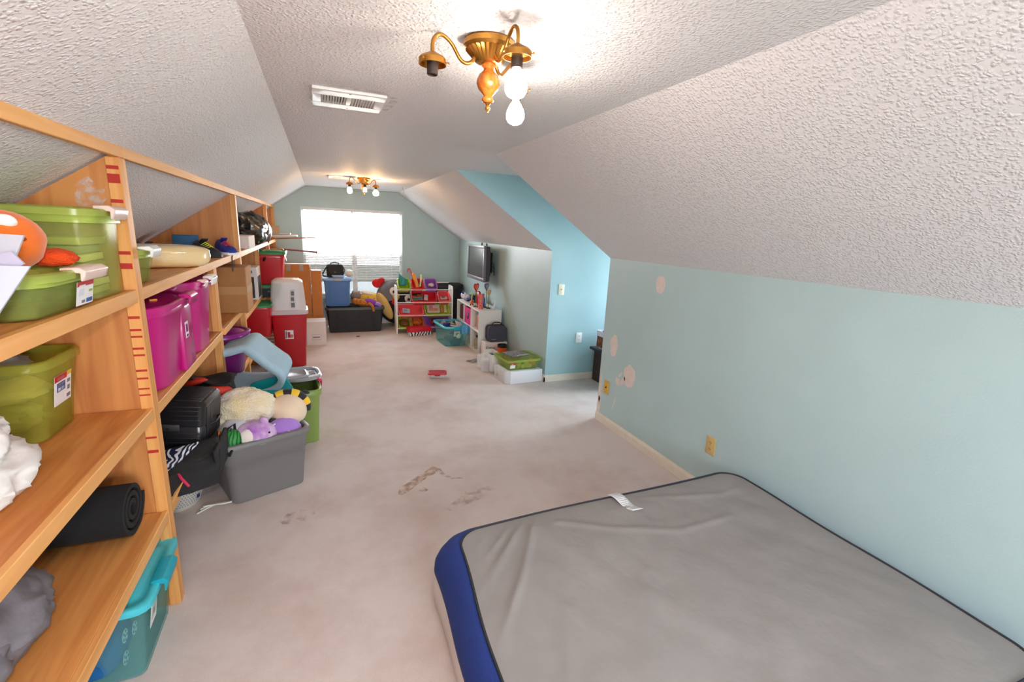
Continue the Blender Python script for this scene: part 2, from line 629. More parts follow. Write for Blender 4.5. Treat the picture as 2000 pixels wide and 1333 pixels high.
# spackle patches on the right wall
def patch(y, z, ry, rz, seed, tilt=0.0):
    pts = []
    for i in range(18):
        a = 2 * PI * i / 18
        k = 1 + 0.22 * noise.noise(Vector((math.cos(a) * 1.7, math.sin(a) * 1.7, seed)))
        u, v = ry * k * math.cos(a), rz * k * math.sin(a)
        pts.append((y + u * math.cos(tilt) - v * math.sin(tilt), z + u * math.sin(tilt) + v * math.cos(tilt)))
    mb = MB()
    n = len(pts)
    mb.add([(XR - 0.0015, p[0], p[1]) for p in pts] + [(XR, p[0], p[1]) for p in pts],
           [tuple(range(n)), tuple(range(2 * n - 1, n - 1, -1))] + [(i, (i + 1) % n, n + (i + 1) % n, n + i) for i in range(n)])
    mb.build('spackle_patch', M_patch, WR_, 0, label='pink spackle patch on the pale wall')
for a in [(2.671, 1.277, 0.05, 0.062, 1), (3.159, 0.711, 0.05, 0.09, 2), (2.913, 0.524, 0.075, 0.088, 3),
          (3.055, 0.432, 0.035, 0.028, 4, 0.9), (2.99, 0.455, 0.02, 0.045, 5, 0.5), (3.03, 0.50, 0.012, 0.03, 6, 0.7),
          (3.08, 0.235, 0.006, 0.06, 7, 0.35), (3.30, 0.30, 0.02, 0.13, 8), (3.30, 0.12, 0.025, 0.10, 9)]:
    patch(*a)

# carpet stains
def stain_mat(name, col, k0, k1, sc):
    m = bpy.data.materials.new(name)
    m.use_nodes = True
    t = m.node_tree
    b = t.nodes['Principled BSDF']
    b.inputs['Base Color'].default_value = col
    b.inputs['Roughness'].default_value = 0.95
    co = t.nodes.new('ShaderNodeTexCoord')
    n = t.nodes.new('ShaderNodeTexNoise')
    n.inputs['Scale'].default_value = sc
    n.inputs['Detail'].default_value = 6
    r = t.nodes.new('ShaderNodeValToRGB')
    r.color_ramp.elements[0].position = k0
    r.color_ramp.elements[1].position = k1
    r.color_ramp.elements[1].color = (0.5, 0.5, 0.5, 1)
    tr = t.nodes.new('ShaderNodeBsdfTransparent')
    mx = t.nodes.new('ShaderNodeMixShader')
    t.links.new(co.outputs['Object'], n.inputs['Vector'])
    t.links.new(n.outputs['Fac'], r.inputs[0])
    t.links.new(r.outputs[0], mx.inputs[0])
    t.links.new(tr.outputs[0], mx.inputs[1])
    t.links.new(b.outputs[0], mx.inputs[2])
    t.links.new(mx.outputs[0], t.nodes['Material Output'].inputs['Surface'])
    return m
M_st1 = stain_mat('ochre_stain', C(190, 140, 88), 0.36, 0.6, 26)
M_st2 = stain_mat('brown_stain', C(176, 142, 120), 0.45, 0.75, 18)

def stain(pts, wd, m):
    mb = MB()
    P = [Vector((x, y, 0.0012)) for x, y in pts]
    L, Rr = [], []
    for i, p in enumerate(P):
        d = (P[min(i + 1, len(P) - 1)] - P[max(i - 1, 0)]).normalized()
        q = Vector((-d.y, d.x, 0))
        wi = wd[i] if isinstance(wd, list) else wd
        L.append(tuple(p + q * wi)); Rr.append(tuple(p - q * wi))
    n = len(P)
    mb.add(L + Rr, [(i, i + 1, n + i + 1, n + i) for i in range(n - 1)])
    mb.build('carpet_stain', m, FLOOR, 0, label='brownish stain in the carpet')
stain([(0.38, 2.60), (0.42, 2.66), (0.47, 2.70), (0.55, 2.77), (0.62, 2.82), (0.655, 2.865), (0.67, 2.84), (0.69, 2.76), (0.73, 2.70), (0.80, 2.68)],
      [0.012, 0.04, 0.034, 0.032, 0.036, 0.03, 0.02, 0.014, 0.012, 0.004], M_st1)
stain([(-0.27, 2.52), (-0.22, 2.545), (-0.16, 2.56), (-0.10, 2.57)], [0.02, 0.06, 0.06, 0.02], M_st2)
stain([(0.50, 2.62), (0.53, 2.62), (0.55, 2.60)], [0.01, 0.025, 0.01], M_st1)
stain([(0.62, 2.36), (0.80, 2.46), (0.98, 2.52)], [0.02, 0.06, 0.02], M_st2)
def ceiling_stain(pts, wd):
    mb = MB()
    P = [Vector((x, y, ZC - 0.0012)) for x, y in pts]
    L, Rr = [], []
    for i, p in enumerate(P):
        d = (P[min(i + 1, len(P) - 1)] - P[max(i - 1, 0)]).normalized()
        q = Vector((-d.y, d.x, 0)) * wd
        L.append(tuple(p + q)); Rr.append(tuple(p - q))
    n = len(P)
    mb.add(L + Rr, [(i, i + 1, n + i + 1, n + i) for i in range(n - 1)])
    mb.build('water_stain', stain_mat('ceiling_water_stain', C(196, 172, 150), 0.42, 0.75, 30), CEIL, 0, label='faint brown water stain beside the vent')
ceiling_stain([(0.06, 2.13), (0.16, 2.135), (0.26, 2.14), (0.315, 2.18), (0.325, 2.26), (0.315, 2.36), (0.30, 2.45)], 0.016)
#@@ROOM_END

# ------------------------------------------------------------------ window blinds
M_blind = mat('blind_slat_white', C(240, 240, 238), 0.5)
def blind(x0, x1, label, first=[None]):
    z1, z0, y = 1.815, 0.72, YF - 0.002
    t = thing('mini_blind', label, 'window blind', ((x0 + x1) / 2, y + 0.022, z0), 0, 'mini blinds on the far window')
    h = (x1 - x0) / 2
    MB().box(-h, h, -0.02, 0.02, z1 - z0 - 0.03, z1 - z0).build('head_rail', M_white, t, 30, 0.003)
    MB().box(-h, h, -0.014, 0.014, 0, 0.014).build('bottom_rail', M_white, t, 30, 0.003)
    n = 40
    src = None
    for i in range(n):
        z = 0.03 + (z1 - z0 - 0.07) * i / (n - 1)
        if src is None:
            ring = []
            for k in range(5):
                u = (k / 4 - 0.5)
                ring.append((u * 0.026, 0.0025 * (1 - 4 * u * u)))
            a = math.radians(22)
            rot = [(p * math.cos(a) - q * math.sin(a), p * math.sin(a) + q * math.cos(a)) for p, q in ring]
            mb = MB()
            mb.grid(lambda i_, j_: (-h + 2 * h * i_, rot[round(j_ * 4)][0], rot[round(j_ * 4)][1]), 1, 4)
            src = mb.build('blind_slat', M_blind, t, 60)
            o = src
        else:
            o = src.copy()
            COL.objects.link(o)
            o.parent = t
        o.location = (0, 0, z)
    for xx in (-h * 0.55, h * 0.55):
        MB().tube([(xx, -0.015, 0.01), (xx, -0.015, z1 - z0 - 0.03)], 0.002, 5).build('ladder_cord', M_white, t)
    return t
blind(WX0 + 0.01, 0.49, 'white mini blind on the left half of the far window')
blind(0.505, WX1 - 0.01, 'white mini blind on the right half of the far window')

# ------------------------------------------------------------------ ceiling fixtures
M_brass = mat('antique_brass', C(176, 126, 58), 0.3, metal=0.9, var=0.08, vscale=30)
M_oak = wood('turned_oak', C(182, 100, 38), C(138, 68, 22), (60, 60, 9), 0.25, 0.05)
M_sock = mat('brown_bakelite', C(46, 32, 26), 0.4)
M_bulbN = mat('lit_bulb_white', (1, 1, 1, 1), 0.3, emit=((1.0, 0.88, 0.75, 1), NEAR_BULB))
M_bulbF = mat('lit_bulb_warm', (1, 1, 1, 1), 0.3, emit=((1.0, 0.60, 0.27, 1), FAR_BULB))
M_bulbD = mat('dim_bulb_cream', C(250, 236, 210), 0.3, emit=((1.0, 0.86, 0.66, 1), 1.2))
M_bneck = mat('bulb_neck_white', C(240, 238, 235), 0.4)

def fixture(label, loc, arms, mb_, holder_names=True, sc=1.0):
    t = thing('ceiling_light', label, 'ceiling light', loc)
    # ribbed canopy
    pr = [(0.0, 0.0), (0.070, 0.0), (0.075, -0.006), (0.075, -0.018), (0.066, -0.024), (0.064, -0.026), (0.036, -0.056), (0.026, -0.060), (0.0, -0.060)]
    MB().lathe([(r, z) for r, z in pr], 56, fl=(0.07, 28, 5, 6)).build('canopy', M_brass, t, 35)
    pw = [(0.0, -0.058), (0.020, -0.058), (0.022, -0.064), (0.014, -0.072), (0.016, -0.078), (0.027, -0.088), (0.033, -0.102), (0.034, -0.112),
          (0.029, -0.126), (0.020, -0.137), (0.013, -0.145), (0.015, -0.149), (0.018, -0.153), (0.017, -0.159), (0.012, -0.163), (0.0, -0.163)]
    MB().lathe(pw, 28).build('turned_column', M_oak, t, 50)
    pf = [(0.0, -0.162), (0.010, -0.164), (0.005, -0.170), (0.008, -0.176), (0.007, -0.181), (0.003, -0.185), (0.003, -0.189), (0.0, -0.190)]
    MB().lathe(pf, 14).build('finial', M_brass, t, 50)
    for ang, r, bulb in arms:
        a = R(ang)
        d = Vector((math.cos(a), math.sin(a), 0))
        def at(q, z):
            return tuple(d * q + Vector((0, 0, z)))
        ctrl = [(0.040, -0.044), (0.052, -0.062), (0.070, -0.068), (0.088, -0.058), (r - 0.058, -0.030), (r - 0.038, -0.013), (r - 0.020, -0.009), (r - 0.006, -0.018), (r, -0.036), (r, -0.060)]
        pts = []
        for i in range(len(ctrl) - 1):
            for k in range(4):
                u = k / 4
                p0 = ctrl[max(i - 1, 0)]; p1 = ctrl[i]; p2 = ctrl[i + 1]; p3 = ctrl[min(i + 2, len(ctrl) - 1)]
                f = lambda c: 0.5 * (2 * p1[c] + (p2[c] - p0[c]) * u + (2 * p0[c] - 5 * p1[c] + 4 * p2[c] - p3[c]) * u * u + (3 * p1[c] - p0[c] - 3 * p2[c] + p3[c]) * u ** 3)
                pts.append(at(f(0), f(1)))
        pts.append(at(*ctrl[-1]))
        MB().tube(pts, 0.0052, 8).build('arm', M_brass, t, 60)
        c = Matrix.Translation(at(r, 0))
        ph = [(0.0, -0.056), (0.010, -0.056), (0.020, -0.062), (0.033, -0.068), (0.038, -0.074), (0.038, -0.088), (0.0365, -0.088), (0.0365, -0.075), (0.031, -0.070), (0.0, -0.066)]
        hd = MB().lathe(ph, 28, c).build('shade_holder', M_brass, t, 35)
        for k in range(3):
            b = a + 0.7 + 2 * PI * k / 3
            v = Vector((math.cos(b), math.sin(b), 0))
            p = Vector(at(r, -0.081))
            MB().tube([p + v * 0.034, p + v * 0.044], 0.0016, 6).tube([p + v * 0.044, p + v * 0.047], 0.004, 8).build('thumb_screw', M_brass, hd, 40)
        MB().lathe([(0.0, -0.066), (0.0155, -0.066), (0.0155, -0.112), (0.013, -0.114), (0.012, -0.100), (0.0, -0.098)], 18, c).build('socket', M_sock, t, 40)
        if bulb:
            # bulb: white neck and globe
            kind, s2 = bulb
            pn = [(0.0, -0.106), (0.012, -0.106), (0.014, -0.116), (0.017, -0.124)]
            nk = MB().lathe(pn + [(0.0, -0.124)], 18, c).build('bulb_neck', M_bneck, t, 50)
            pg = [(0.017, -0.122), (0.021, -0.130), (0.027 * s2, -0.142), (0.030 * s2, -0.156), (0.029 * s2, -0.168), (0.022 * s2, -0.179), (0.011 * s2, -0.185), (0.0, -0.1865)]
            if kind == 'dim':
                pg = [(0.017, -0.122), (0.018, -0.132), (0.022, -0.160), (0.021, -0.168), (0.0, -0.171)]
            MB().lathe(pg, 14, c, cap0=False).build('bulb', {'near': M_bulbN, 'far': M_bulbF, 'dim': M_bulbD}[kind], t, 60)
    return t
fixture('brass ceiling light nearest the camera with turned wooden column and one empty socket', (0.475, 1.42, ZC),
        [(181, 0.165, None), (-83, 0.17, ('near', 1.0)), (41, 0.18, ('near', 1.0))], None)
fixture('smaller looking brass ceiling light at the far end before the window', (0.50, 5.93, ZC),
        [(198, 0.17, ('far', 0.9)), (-92, 0.20, ('dim', 1.0)), (33, 0.17, ('far', 1.15))], None)

# ------------------------------------------------------------------ ceiling vents
def vent(label, loc, L=0.29, Wd=0.30, rz=0):
    Lx, Ly = L, Wd
    t = thing('ceiling_vent', label, 'ceiling vent', loc, rz, 'white ceiling registers')
    f = MB()
    hx, hy, b = Lx / 2, Ly / 2, 0.035
    zz = -0.012
    for (x0, x1, y0, y1) in ((-hx, hx, -hy, -hy + b * 2.3), (-hx, hx, hy - b * 2.3, hy), (-hx, -hx + b, -hy + b * 2.3, hy - b * 2.3), (hx - b, hx, -hy + b * 2.3, hy - b * 2.3),
                             (-0.01, 0.01, -hy + b * 2.3, hy - b * 2.3)):
        f.box(x0, x1, y0, y1, zz, 0.0)
    f.build('vent_frame', M_whitepl, t, 30, 0.003)
    MB().box(-hx + b, hx - b, -hy + b * 2.3, hy - b * 2.3, -0.002, -0.0005).build('vent_duct', M_black, t, 0)
    src = None
    for side in (-1, 1):
        n = 9
        a0, a1 = (-hx + b, -0.01) if side < 0 else (0.01, hx - b)
        for i in range(n):
            x = a0 + (a1 - a0) * (i + 0.5) / n
            if src is None:
                src = MB().box(-0.0024, 0.0024, -hy + b * 2.3, hy - b * 2.3, -0.006, 0.006).build('vent_louver', M_whitepl, t, 0)
                o = src
            else:
                o = src.copy(); COL.objects.link(o); o.parent = t
            o.location = (x, 0, -0.008)
            o.rotation_euler = (0, R(-30 * side), 0)
    for yy in (-hy + 0.02, hy - 0.02):
        MB().lathe([(0, -0.0135), (0.004, -0.0135), (0.005, -0.012), (0, -0.012)], 10, Matrix.Translation((0, yy, 0))).build('screw', M_duct, t)
    return t
vent('white ceiling vent beside the near brass light', (0.141, 2.318, ZC))
vent('white ceiling vent beside the far brass light', (0.265, 6.03, ZC))
hk = MB().tube([(0, 0, 0), (0, 0, -0.03), (0.012, 0, -0.045), (0.018, 0, -0.06), (0.006, 0, -0.072), (-0.008, 0, -0.062)], 0.002, 6)
tag(hk.build('ceiling_hook', M_duct), 'small metal hook screwed into the ceiling near the far window', 'hook', loc=(1.093, 6.839, ZC))

# ------------------------------------------------------------------ switch plates and outlets
M_ivory = mat('ivory_plate', C(226, 218, 196), 0.4)
M_yell = mat('yellowed_plate', C(214, 168, 64), 0.4)
M_tan = mat('tan_plate', C(206, 174, 112), 0.4)
def plate(name, label, loc, rz, m, kind, cat='outlet', md=None):
    """plate in local XZ, facing -Y"""
    t = thing(name, label, cat, loc, rz)
    MB().box(-0.036, 0.036, -0.006, 0, -0.058, 0.058).build('cover_plate', m, t, 30, 0.003)
    if kind == 'switch':
        MB().box(-0.006, 0.006, -0.009, -0.005, -0.013, 0.013).build('toggle_bezel', md or m, t, 0)
        MB().cbox((0, -0.012, 0.004), (0.006, 0.016, 0.010), (25, 0, 0)).build('toggle', md or m, t, 30, 0.001)
        for z in (-0.03, 0.03):
            MB().tube([(0, -0.0075, z), (0, -0.005, z)], 0.003, 8).build('screw', M_duct, t)
    elif kind == 'outlet':
        for z in (-0.021, 0.021):
            r = MB().loft([rr(0.014, 0.014, 0.012, -0.0085), rr(0.014, 0.014, 0.012, -0.005)], M=Matrix.Translation((0, 0, z)) @ Matrix.Rotation(R(90), 4, 'X') @ Matrix.Translation((0, 0, 0.014)))
            r = MB()
            r.loft([[(p[0], -0.0085, p[1] + z) for p in rr(0.015, 0.013, 0.009, 0)], [(p[0], -0.005, p[1] + z) for p in rr(0.015, 0.013, 0.009, 0)]])
            rc = r.build('receptacle', md or m, t, 30)
            s_ = MB()
            s_.box(-0.0075, -0.005, -0.0089, -0.0085, z - 0.002, z + 0.007)
            s_.box(0.005, 0.0075, -0.0089, -0.0085, z - 0.002, z + 0.006)
            s_.box(-0.0018, 0.0018, -0.0089, -0.0085, z - 0.009, z - 0.005)
            s_.build('socket_slots', M_ink, rc, 0)
    else:
        MB().tube([(0, -0.012, 0), (0, -0.005, 0)], 0.007, 10).build('jack', M_ink, t)
        for z in (-0.04, 0.04):
            MB().tube([(0, -0.0075, z), (0, -0.005, z)], 0.003, 8).build('screw', M_duct, t)
    return t
plate('light_switch', 'ivory light switch on the blue alcove wall', (2.356, YB - 0.002, 1.02), 0, M_ivory, 'switch', 'switch')
plate('wall_outlet', 'white wall outlet low on the blue alcove wall', (2.615, YB - 0.002, 0.482), 0, M_whitepl, 'outlet')
plate('jack_plate', 'yellowed cable jack plate at the corner of the right wall', (XR, 3.204, 0.333), 90 + 180, M_yell, 'jack')
plate('wall_outlet', 'tan wall outlet on the right wall above the mattress', (XR, 2.022, 0.341), 270, M_tan, 'outlet')

# ------------------------------------------------------------------ shelving along the left side
XS = -0.618
SH = thing('shelving_unit', 'long built-in plywood shelving under the left slope with pine face strips', 'shelves', (XL, 2.07, 0))
so = Vector((XL, 2.07, 0))
def sp(name, x0, x1, y0, y1, z0, z1, m, par=None, bevel=0.002):
    mb = MB().box(x0 - so.x, x1 - so.x, y0 - so.y, y1 - so.y, z0, z1)
    return mb.build(name, m, par or SH, 30, bevel, 1)
def slope_z(x):
    return ZC - (XCL - x) * 0.678
XB = XL + 0.004
def divider(y, stile_y0, stile_y1, z1=None, xf=XS, st=True):
    """panel cut to the slope, with a stile on its front edge"""
    pts = [(xf, 0), (XB, 0), (XB, slope_z(XB) - 0.004), (xf, slope_z(xf) - 0.012)] if z1 is None else [(xf, 0), (XB, 0), (XB, z1), (xf, z1)]
    n = len(pts)
    v = [(p[0] - so.x, y - so.y, p[1]) for p in pts] + [(p[0] - so.x, y + 0.018 - so.y, p[1]) for p in pts]
    f = [tuple(range(n)), tuple(range(2 * n - 1, n - 1, -1))] + [(i, (i + 1) % n, n + (i + 1) % n, n + i) for i in range(n)]
    d = MB().add(v, f).build('divider_panel', M_woodZ, SH, 0)
    if st:
        zt = (z1 if z1 is not None else 1.785)
        sp('front_stile', xf - 0.040, xf + 0.001, stile_y0, stile_y1, 0.0, zt, M_woodS, d)
    return d
D1 = divider(2.052, 2.048, 2.103)
D2 = divider(4.44, 4.435, 4.49)
D3 = divider(6.86, 6.85, 6.905)
D4 = divider(7.915, 7.90, 7.945)
MID1 = divider(3.47, 3.455, 3.54, 1.292, -0.635)
MID2 = divider(5.77, 5.755, 5.80, 1.292, -0.625)
# wood-glue smear and marker on the first divider
pts = []
for i in range(22):
    a = 2 * PI * i / 22
    k = 1 + 0.5 * noise.noise(Vector((math.cos(a) * 2, math.sin(a) * 2, 3.3)))
    pts.append((-0.715 + 0.045 * k * math.cos(a) - so.x, 2.0505 - so.y, 1.66 + 0.05 * k * math.sin(a)))
M_smear = stain_mat('white_paint_smear', C(226, 214, 208), 0.42, 0.62, 40)
MB().add(pts, [tuple(range(22))]).build('paint_smear', M_smear, D1, 0, label='white paint smear on the divider')
for z, h in ((1.745, 0.012), (1.70, 0.03), (1.635, 0.012), (1.585, 0.01), (1.46, 0.012), (1.41, 0.02), (1.23, 0.01), (1.185, 0.008), (1.16, 0.007), (1.115, 0.008), (1.09, 0.007), (1.03, 0.008), (1.0, 0.007), (0.96, 0.006), (0.935, 0.006), (0.76, 0.008), (0.70, 0.012)):
    mk = MB().box(XS - 0.038 - so.x, XS - 0.004 - so.x, 2.0468 - so.y, 2.048 - so.y, z, z + h)
    mk.build('marker_tick', M_red, D1, 0, label='red marker tick on the stile edge')
for a, b in ((-0.4, 2.084), (2.087, 4.462), (4.465, 6.876), (6.879, 7.945)):
    sp('top_rail', XS - 0.019, XS + 0.001, a, b, 1.786, 1.829, M_woodF)
def shelf(y0, y1, zt, lip=0.045, xf=XS):
    s_ = sp('shelf_board', XB, xf - 0.02, y0, y1, zt - 0.019, zt - 0.001, M_woodY)
    sp('shelf_lip', xf - 0.02, xf, y0, y1, zt - lip, zt, M_woodF, s_)
shelf(-0.4, 2.046, 1.337)
shelf(-0.4, 2.046, 0.885)
shelf(-0.4, 2.046, 0.445)
shelf(2.104, 5.82, 1.337)
shelf(5.823, 7.898, 1.337)
shelf(2.104, 3.453, 0.882)
shelf(3.542, 4.434, 0.882)
shelf(4.492, 5.754, 0.80)
shelf(2.104, 3.453, 0.445)
shelf(3.542, 4.434, 0.445)
shelf(4.492, 5.754, 0.40)
shelf(5.802, 6.848, 0.75)

# ------------------------------------------------------------------ mattress
M_mgrey = mat('grey_nonwoven_fabric', C(148, 143, 141), 0.9, var=0.035, vscale=9, bump=0.25, bscale=18, bdist=0.01, spec=0.2)
M_mblue = mat('navy_blue_border', C(28, 54, 128), 0.85, var=0.08, vscale=120, bump=0.2, bscale=400, bdist=0.002)
M_mwhite = mat('white_mattress_side', C(224, 214, 208), 0.85, bump=0.2, bscale=40)
M_mpipe = mat('black_mattress_piping', C(40, 42, 48), 0.7)
MX0, MX1, MY0, MY1 = 0.385, 2.205, 0.42, 1.815
mcx, mcy, mhx, mhy = (MX0 + MX1) / 2, (MY0 + MY1) / 2, (MX1 - MX0) / 2, (MY1 - MY0) / 2
MT = thing('mattress', 'full size mattress lying upside down on the carpet, grey underside up', 'mattress', (mcx, mcy, 0))
def mdef(p):
    x, y, z = p
    wx, wy = x + mcx, y + mcy
    y += 0.035 * (wx - 1.2) * max(0, (wy - 0.6) / 1.2)
    if wx < 0.9 and z > 0.1:
        x += 0.075 * max(0.0, wy - 0.95) * min(1, (z - 0.1) / 0.2) * (1 - max(0, wx - 0.5) / 0.4 if wx > 0.5 else 1)
    x += 0.006 * math.sin(wy * 9)
    if z > 0.2:
        z += 0.012 * math.sin(wx * 4.1 + 0.6) * math.sin(wy * 3.3)
    return (x, y, z)
def mring(ins, z, n=10, r=0.11):
    ring = rr(mhx - ins, mhy - ins, max(0.02, r - ins * 0.6), z, n)
    out = []
    for i, p in enumerate(ring):   # put extra points on the straight runs
        q = ring[(i + 1) % len(ring)]
        d = (Vector(q) - Vector(p)).length
        k = max(1, int(d / 0.06)) if d > 0.2 else 1
        for j in range(k):
            u = j / k
            out.append((p[0] + (q[0] - p[0]) * u, p[1] + (q[1] - p[1]) * u, z))
    return out
def mloft(specs, **k):
    rings = []
    base_n = mring(0, 0)
    for ins, z in specs:
        rings.append([mdef(p) for p in mscale(base_n, ins, z)])
    return rings
def mscale(ring, ins, z):
    fx, fy = (mhx - ins) / mhx, (mhy - ins) / mhy
    return [(p[0] * fx, p[1] * fy, z) for p in ring]
MB().loft(mloft([(0.02, 0.0), (0.0, 0.02), (-0.004, 0.08), (0.0, 0.135), (0.012, 0.15)])).build('white_side', M_mwhite, MT, 60)
MB().loft(mloft([(0.006, 0.142), (-0.012, 0.155), (-0.018, 0.19), (-0.014, 0.225), (0.0, 0.262), (0.024, 0.288), (0.046, 0.296), (0.06, 0.29), (0.07, 0.27)]), True, False).build('blue_border', M_mblue, MT, 60)
pipe = [mdef(p) for p in mscale(mring(0, 0), 0.05, 0.300)]
MB().tube(pipe + [pipe[0]], 0.005, 6, cap=False).build('piping', M_mpipe, MT, 60)
pipe2 = [mdef(p) for p in mscale(mring(0, 0), -0.002, 0.146)]
MB().tube(pipe2 + [pipe2[0]], 0.004, 5, cap=False).build('lower_piping', mat('navy_piping', C(16, 24, 60), 0.7), MT, 60)
rings = []
ring0 = []
for p, q in zip(mring(0, 0), mring(0, 0)[1:] + mring(0, 0)[:1]):
    for k in range(3):
        ring0.append((p[0] + (q[0] - p[0]) * k / 3, p[1] + (q[1] - p[1]) * k / 3, 0))
N = 90
def ridge(wx, wy, line, wd):
    best, out = 9.0, 0.0
    for (ax, ay), (bx_, by) in zip(line, line[1:]):
        dx, dy = bx_ - ax, by - ay
        u = max(0.0, min(1.0, ((wx - ax) * dx + (wy - ay) * dy) / (dx * dx + dy * dy)))
        d = math.hypot(wx - ax - dx * u, wy - ay - dy * u)
        best = min(best, d)
    return math.exp(-(best / wd) ** 2)
LINES = [([(0.80, 1.74), (0.739, 1.687), (0.556, 1.505), (0.44, 1.40)], 0.016, 0.011), ([(0.87, 1.76), (0.745, 1.574), (0.63, 1.39), (0.54, 1.264), (0.46, 1.15)], 0.017, 0.014),
         ([(0.70, 1.72), (0.60, 1.63), (0.50, 1.55)], 0.012, 0.006), ([(0.55, 1.69), (0.46, 1.58)], 0.010, 0.005), ([(0.95, 1.66), (1.17, 1.525), (1.466, 1.427), (1.8, 1.44)], 0.02, 0.006),
         ([(1.5, 1.70), (1.9, 1.60), (2.1, 1.62)], 0.02, 0.005), ([(0.75, 1.2), (0.62, 0.95), (0.55, 0.7)], 0.03, 0.006), ([(1.15, 1.25), (0.95, 1.0), (0.8, 0.7)], 0.035, 0.005), ([(1.7, 1.2), (1.45, 0.9), (1.2, 0.7)], 0.04, 0.004)]
for i in range(N + 1):
    u = i / N
    ring = []
    for p in ring0:
        k = (1 - u)
        x, y = p[0] * k * (mhx - 0.052) / mhx, p[1] * k * (mhy - 0.052) / mhy
        wx, wy = x + mcx, y + mcy
        e = min(1.0, u * 6)
        z = 0.298 + 0.006 * e
        # pulled folds fanning out of the far left corner and the far edge
        for line, wd, hh in LINES:
            z += e * hh * ridge(wx, wy, line, wd)
        z += e * 0.006 * noise.noise(Vector((wx * 2.2, wy * 6.0, 1.7))) + e * 0.004 * noise.noise(Vector((wx * 9 + wy * 5, wy * 2.0, 4.1)))
        ring.append(mdef((x, y, z)))
    rings.append(ring)
MB().loft(rings[:-1], False, True).build('grey_underside', M_mgrey, MT, 60)
# care label lying on the underside
tg = MB()
def tagf(i, j):
    wx = 1.30 + 0.06 * j + 0.15 * i * 0.20
    wy = 1.772 - 0.165 * i - 0.0 * j
    z = 0.312 + 0.008 * math.sin(i * 7)
    q = mdef((wx - mcx, wy - mcy, z))
    return q
tg.grid(tagf, 10, 3)
tgo = tg.build('care_label', M_label, MT, 60, thick=0.002, label='white care label with grey print')
pr = MB()
for k in range(13):
    i0 = 0.08 + k * 0.068
    ln = (0.75, 0.6, 0.8, 0.7, 0.5)[k % 5]
    def pf(i, j, i0=i0, ln=ln):
        q = tagf(i0 + i * 0.022, 0.1 + j * ln)
        return (q[0], q[1], q[2] + 0.0018)
    pr.grid(pf, 1, 2)
pr.build('label_print', mat('faint_print', C(176, 176, 176), 0.7), tgo, 0)
#@@PART2_END

# ------------------------------------------------------------------ containers
def tote(t, L, W_, H, m, bot=0.86, r=0.045, flange=0.016, rim=0.035, wall=0.006, rim_m=None, ribs=0, z0=0.0, n=4, rib_step=None):
    """open plastic tub as part 'tub' (+ 'rim'); local origin at the centre of its bottom"""
    hx, hy = L / 2 - flange, W_ / 2 - flange
    def sc(u):
        return bot + (1 - bot) * u
    rg = [rr(hx * bot, hy * bot, r * bot, z0 + 0.004, n), rr(hx * sc(0.5), hy * sc(0.5), r, z0 + H * 0.5, n)]
    if rib_step:
        rg += [rr(hx * sc(rib_step) , hy * sc(rib_step), r, z0 + H * rib_step, n), rr(hx * sc(rib_step) + 0.006, hy * sc(rib_step) + 0.006, r, z0 + H * rib_step + 0.008, n)]
    rg += [rr(hx, hy, r, z0 + H - rim, n), rr(hx, hy, r, z0 + H - 0.002, n),
           rr(hx - wall, hy - wall, r, z0 + H - 0.002, n), rr((hx) * bot - wall, (hy) * bot - wall, r * 0.8, z0 + wall, n)]
    rg = [rr(hx * bot - 0.006, hy * bot - 0.006, r * bot, z0, n)] + rg
    b = MB().loft(rg, True, True)
    o = b.build('tub', m, t, 50)
    f = MB().loft([rr(hx, hy, r, z0 + H - rim, n), rr(hx + flange, hy + flange, r + flange, z0 + H - rim + 0.003, n), rr(hx + flange, hy + flange, r + flange, z0 + H - 0.004, n),
                   rr(hx + flange - 0.004, hy + flange - 0.004, r + flange, z0 + H, n), rr(hx - wall * 0.5, hy - wall * 0.5, r, z0 + H, n), rr(hx - wall * 0.5, hy - wall * 0.5, r, z0 + H - rim, n)], False, False)
    f.build('rim', rim_m or m, t, 50)
    if ribs:
        for k in range(ribs):
            for sd in (-1, 1):
                x = -hx * 0.8 + 1.6 * hx * k / (ribs - 1)
                q = MB()
                wd = hx * 0.1
                q.loft([[(x - wd, sd * (hy * bot - 0.002), z0 + 0.02), (x + wd, sd * (hy * bot - 0.002), z0 + 0.02), (x + wd, sd * (hy * bot + 0.007), z0 + 0.02), (x - wd, sd * (hy * bot + 0.007), z0 + 0.02)],
                        [(x - wd, sd * (hy - 0.004), z0 + H - rim), (x + wd, sd * (hy - 0.004), z0 + H - rim), (x + wd, sd * (hy + 0.006), z0 + H - rim), (x - wd, sd * (hy + 0.006), z0 + H - rim)]])
                q.build('rib', m, t, 30)
    return o

def lid(t, L, W_, z, m, r=0.06, h=0.022, rise=0.012, n=4, name='lid'):
    hx, hy = L / 2, W_ / 2
    rg = [rr(hx, hy, r, z - h * 0.6, n), rr(hx, hy, r, z + h * 0.3, n), rr(hx - 0.005, hy - 0.005, r, z + h * 0.5, n), rr(hx - 0.022, hy - 0.022, r * 0.9, z + h * 0.5, n),
          rr(hx - 0.028, hy - 0.028, r * 0.9, z + h * 0.5 - 0.006, n), rr(hx - 0.05, hy - 0.05, r * 0.8, z + h * 0.5 - 0.006, n), rr(hx - 0.06, hy - 0.06, r * 0.8, z + h * 0.5 + rise, n)]
    return MB().loft(rg, True, True).build(name, m, t, 50)

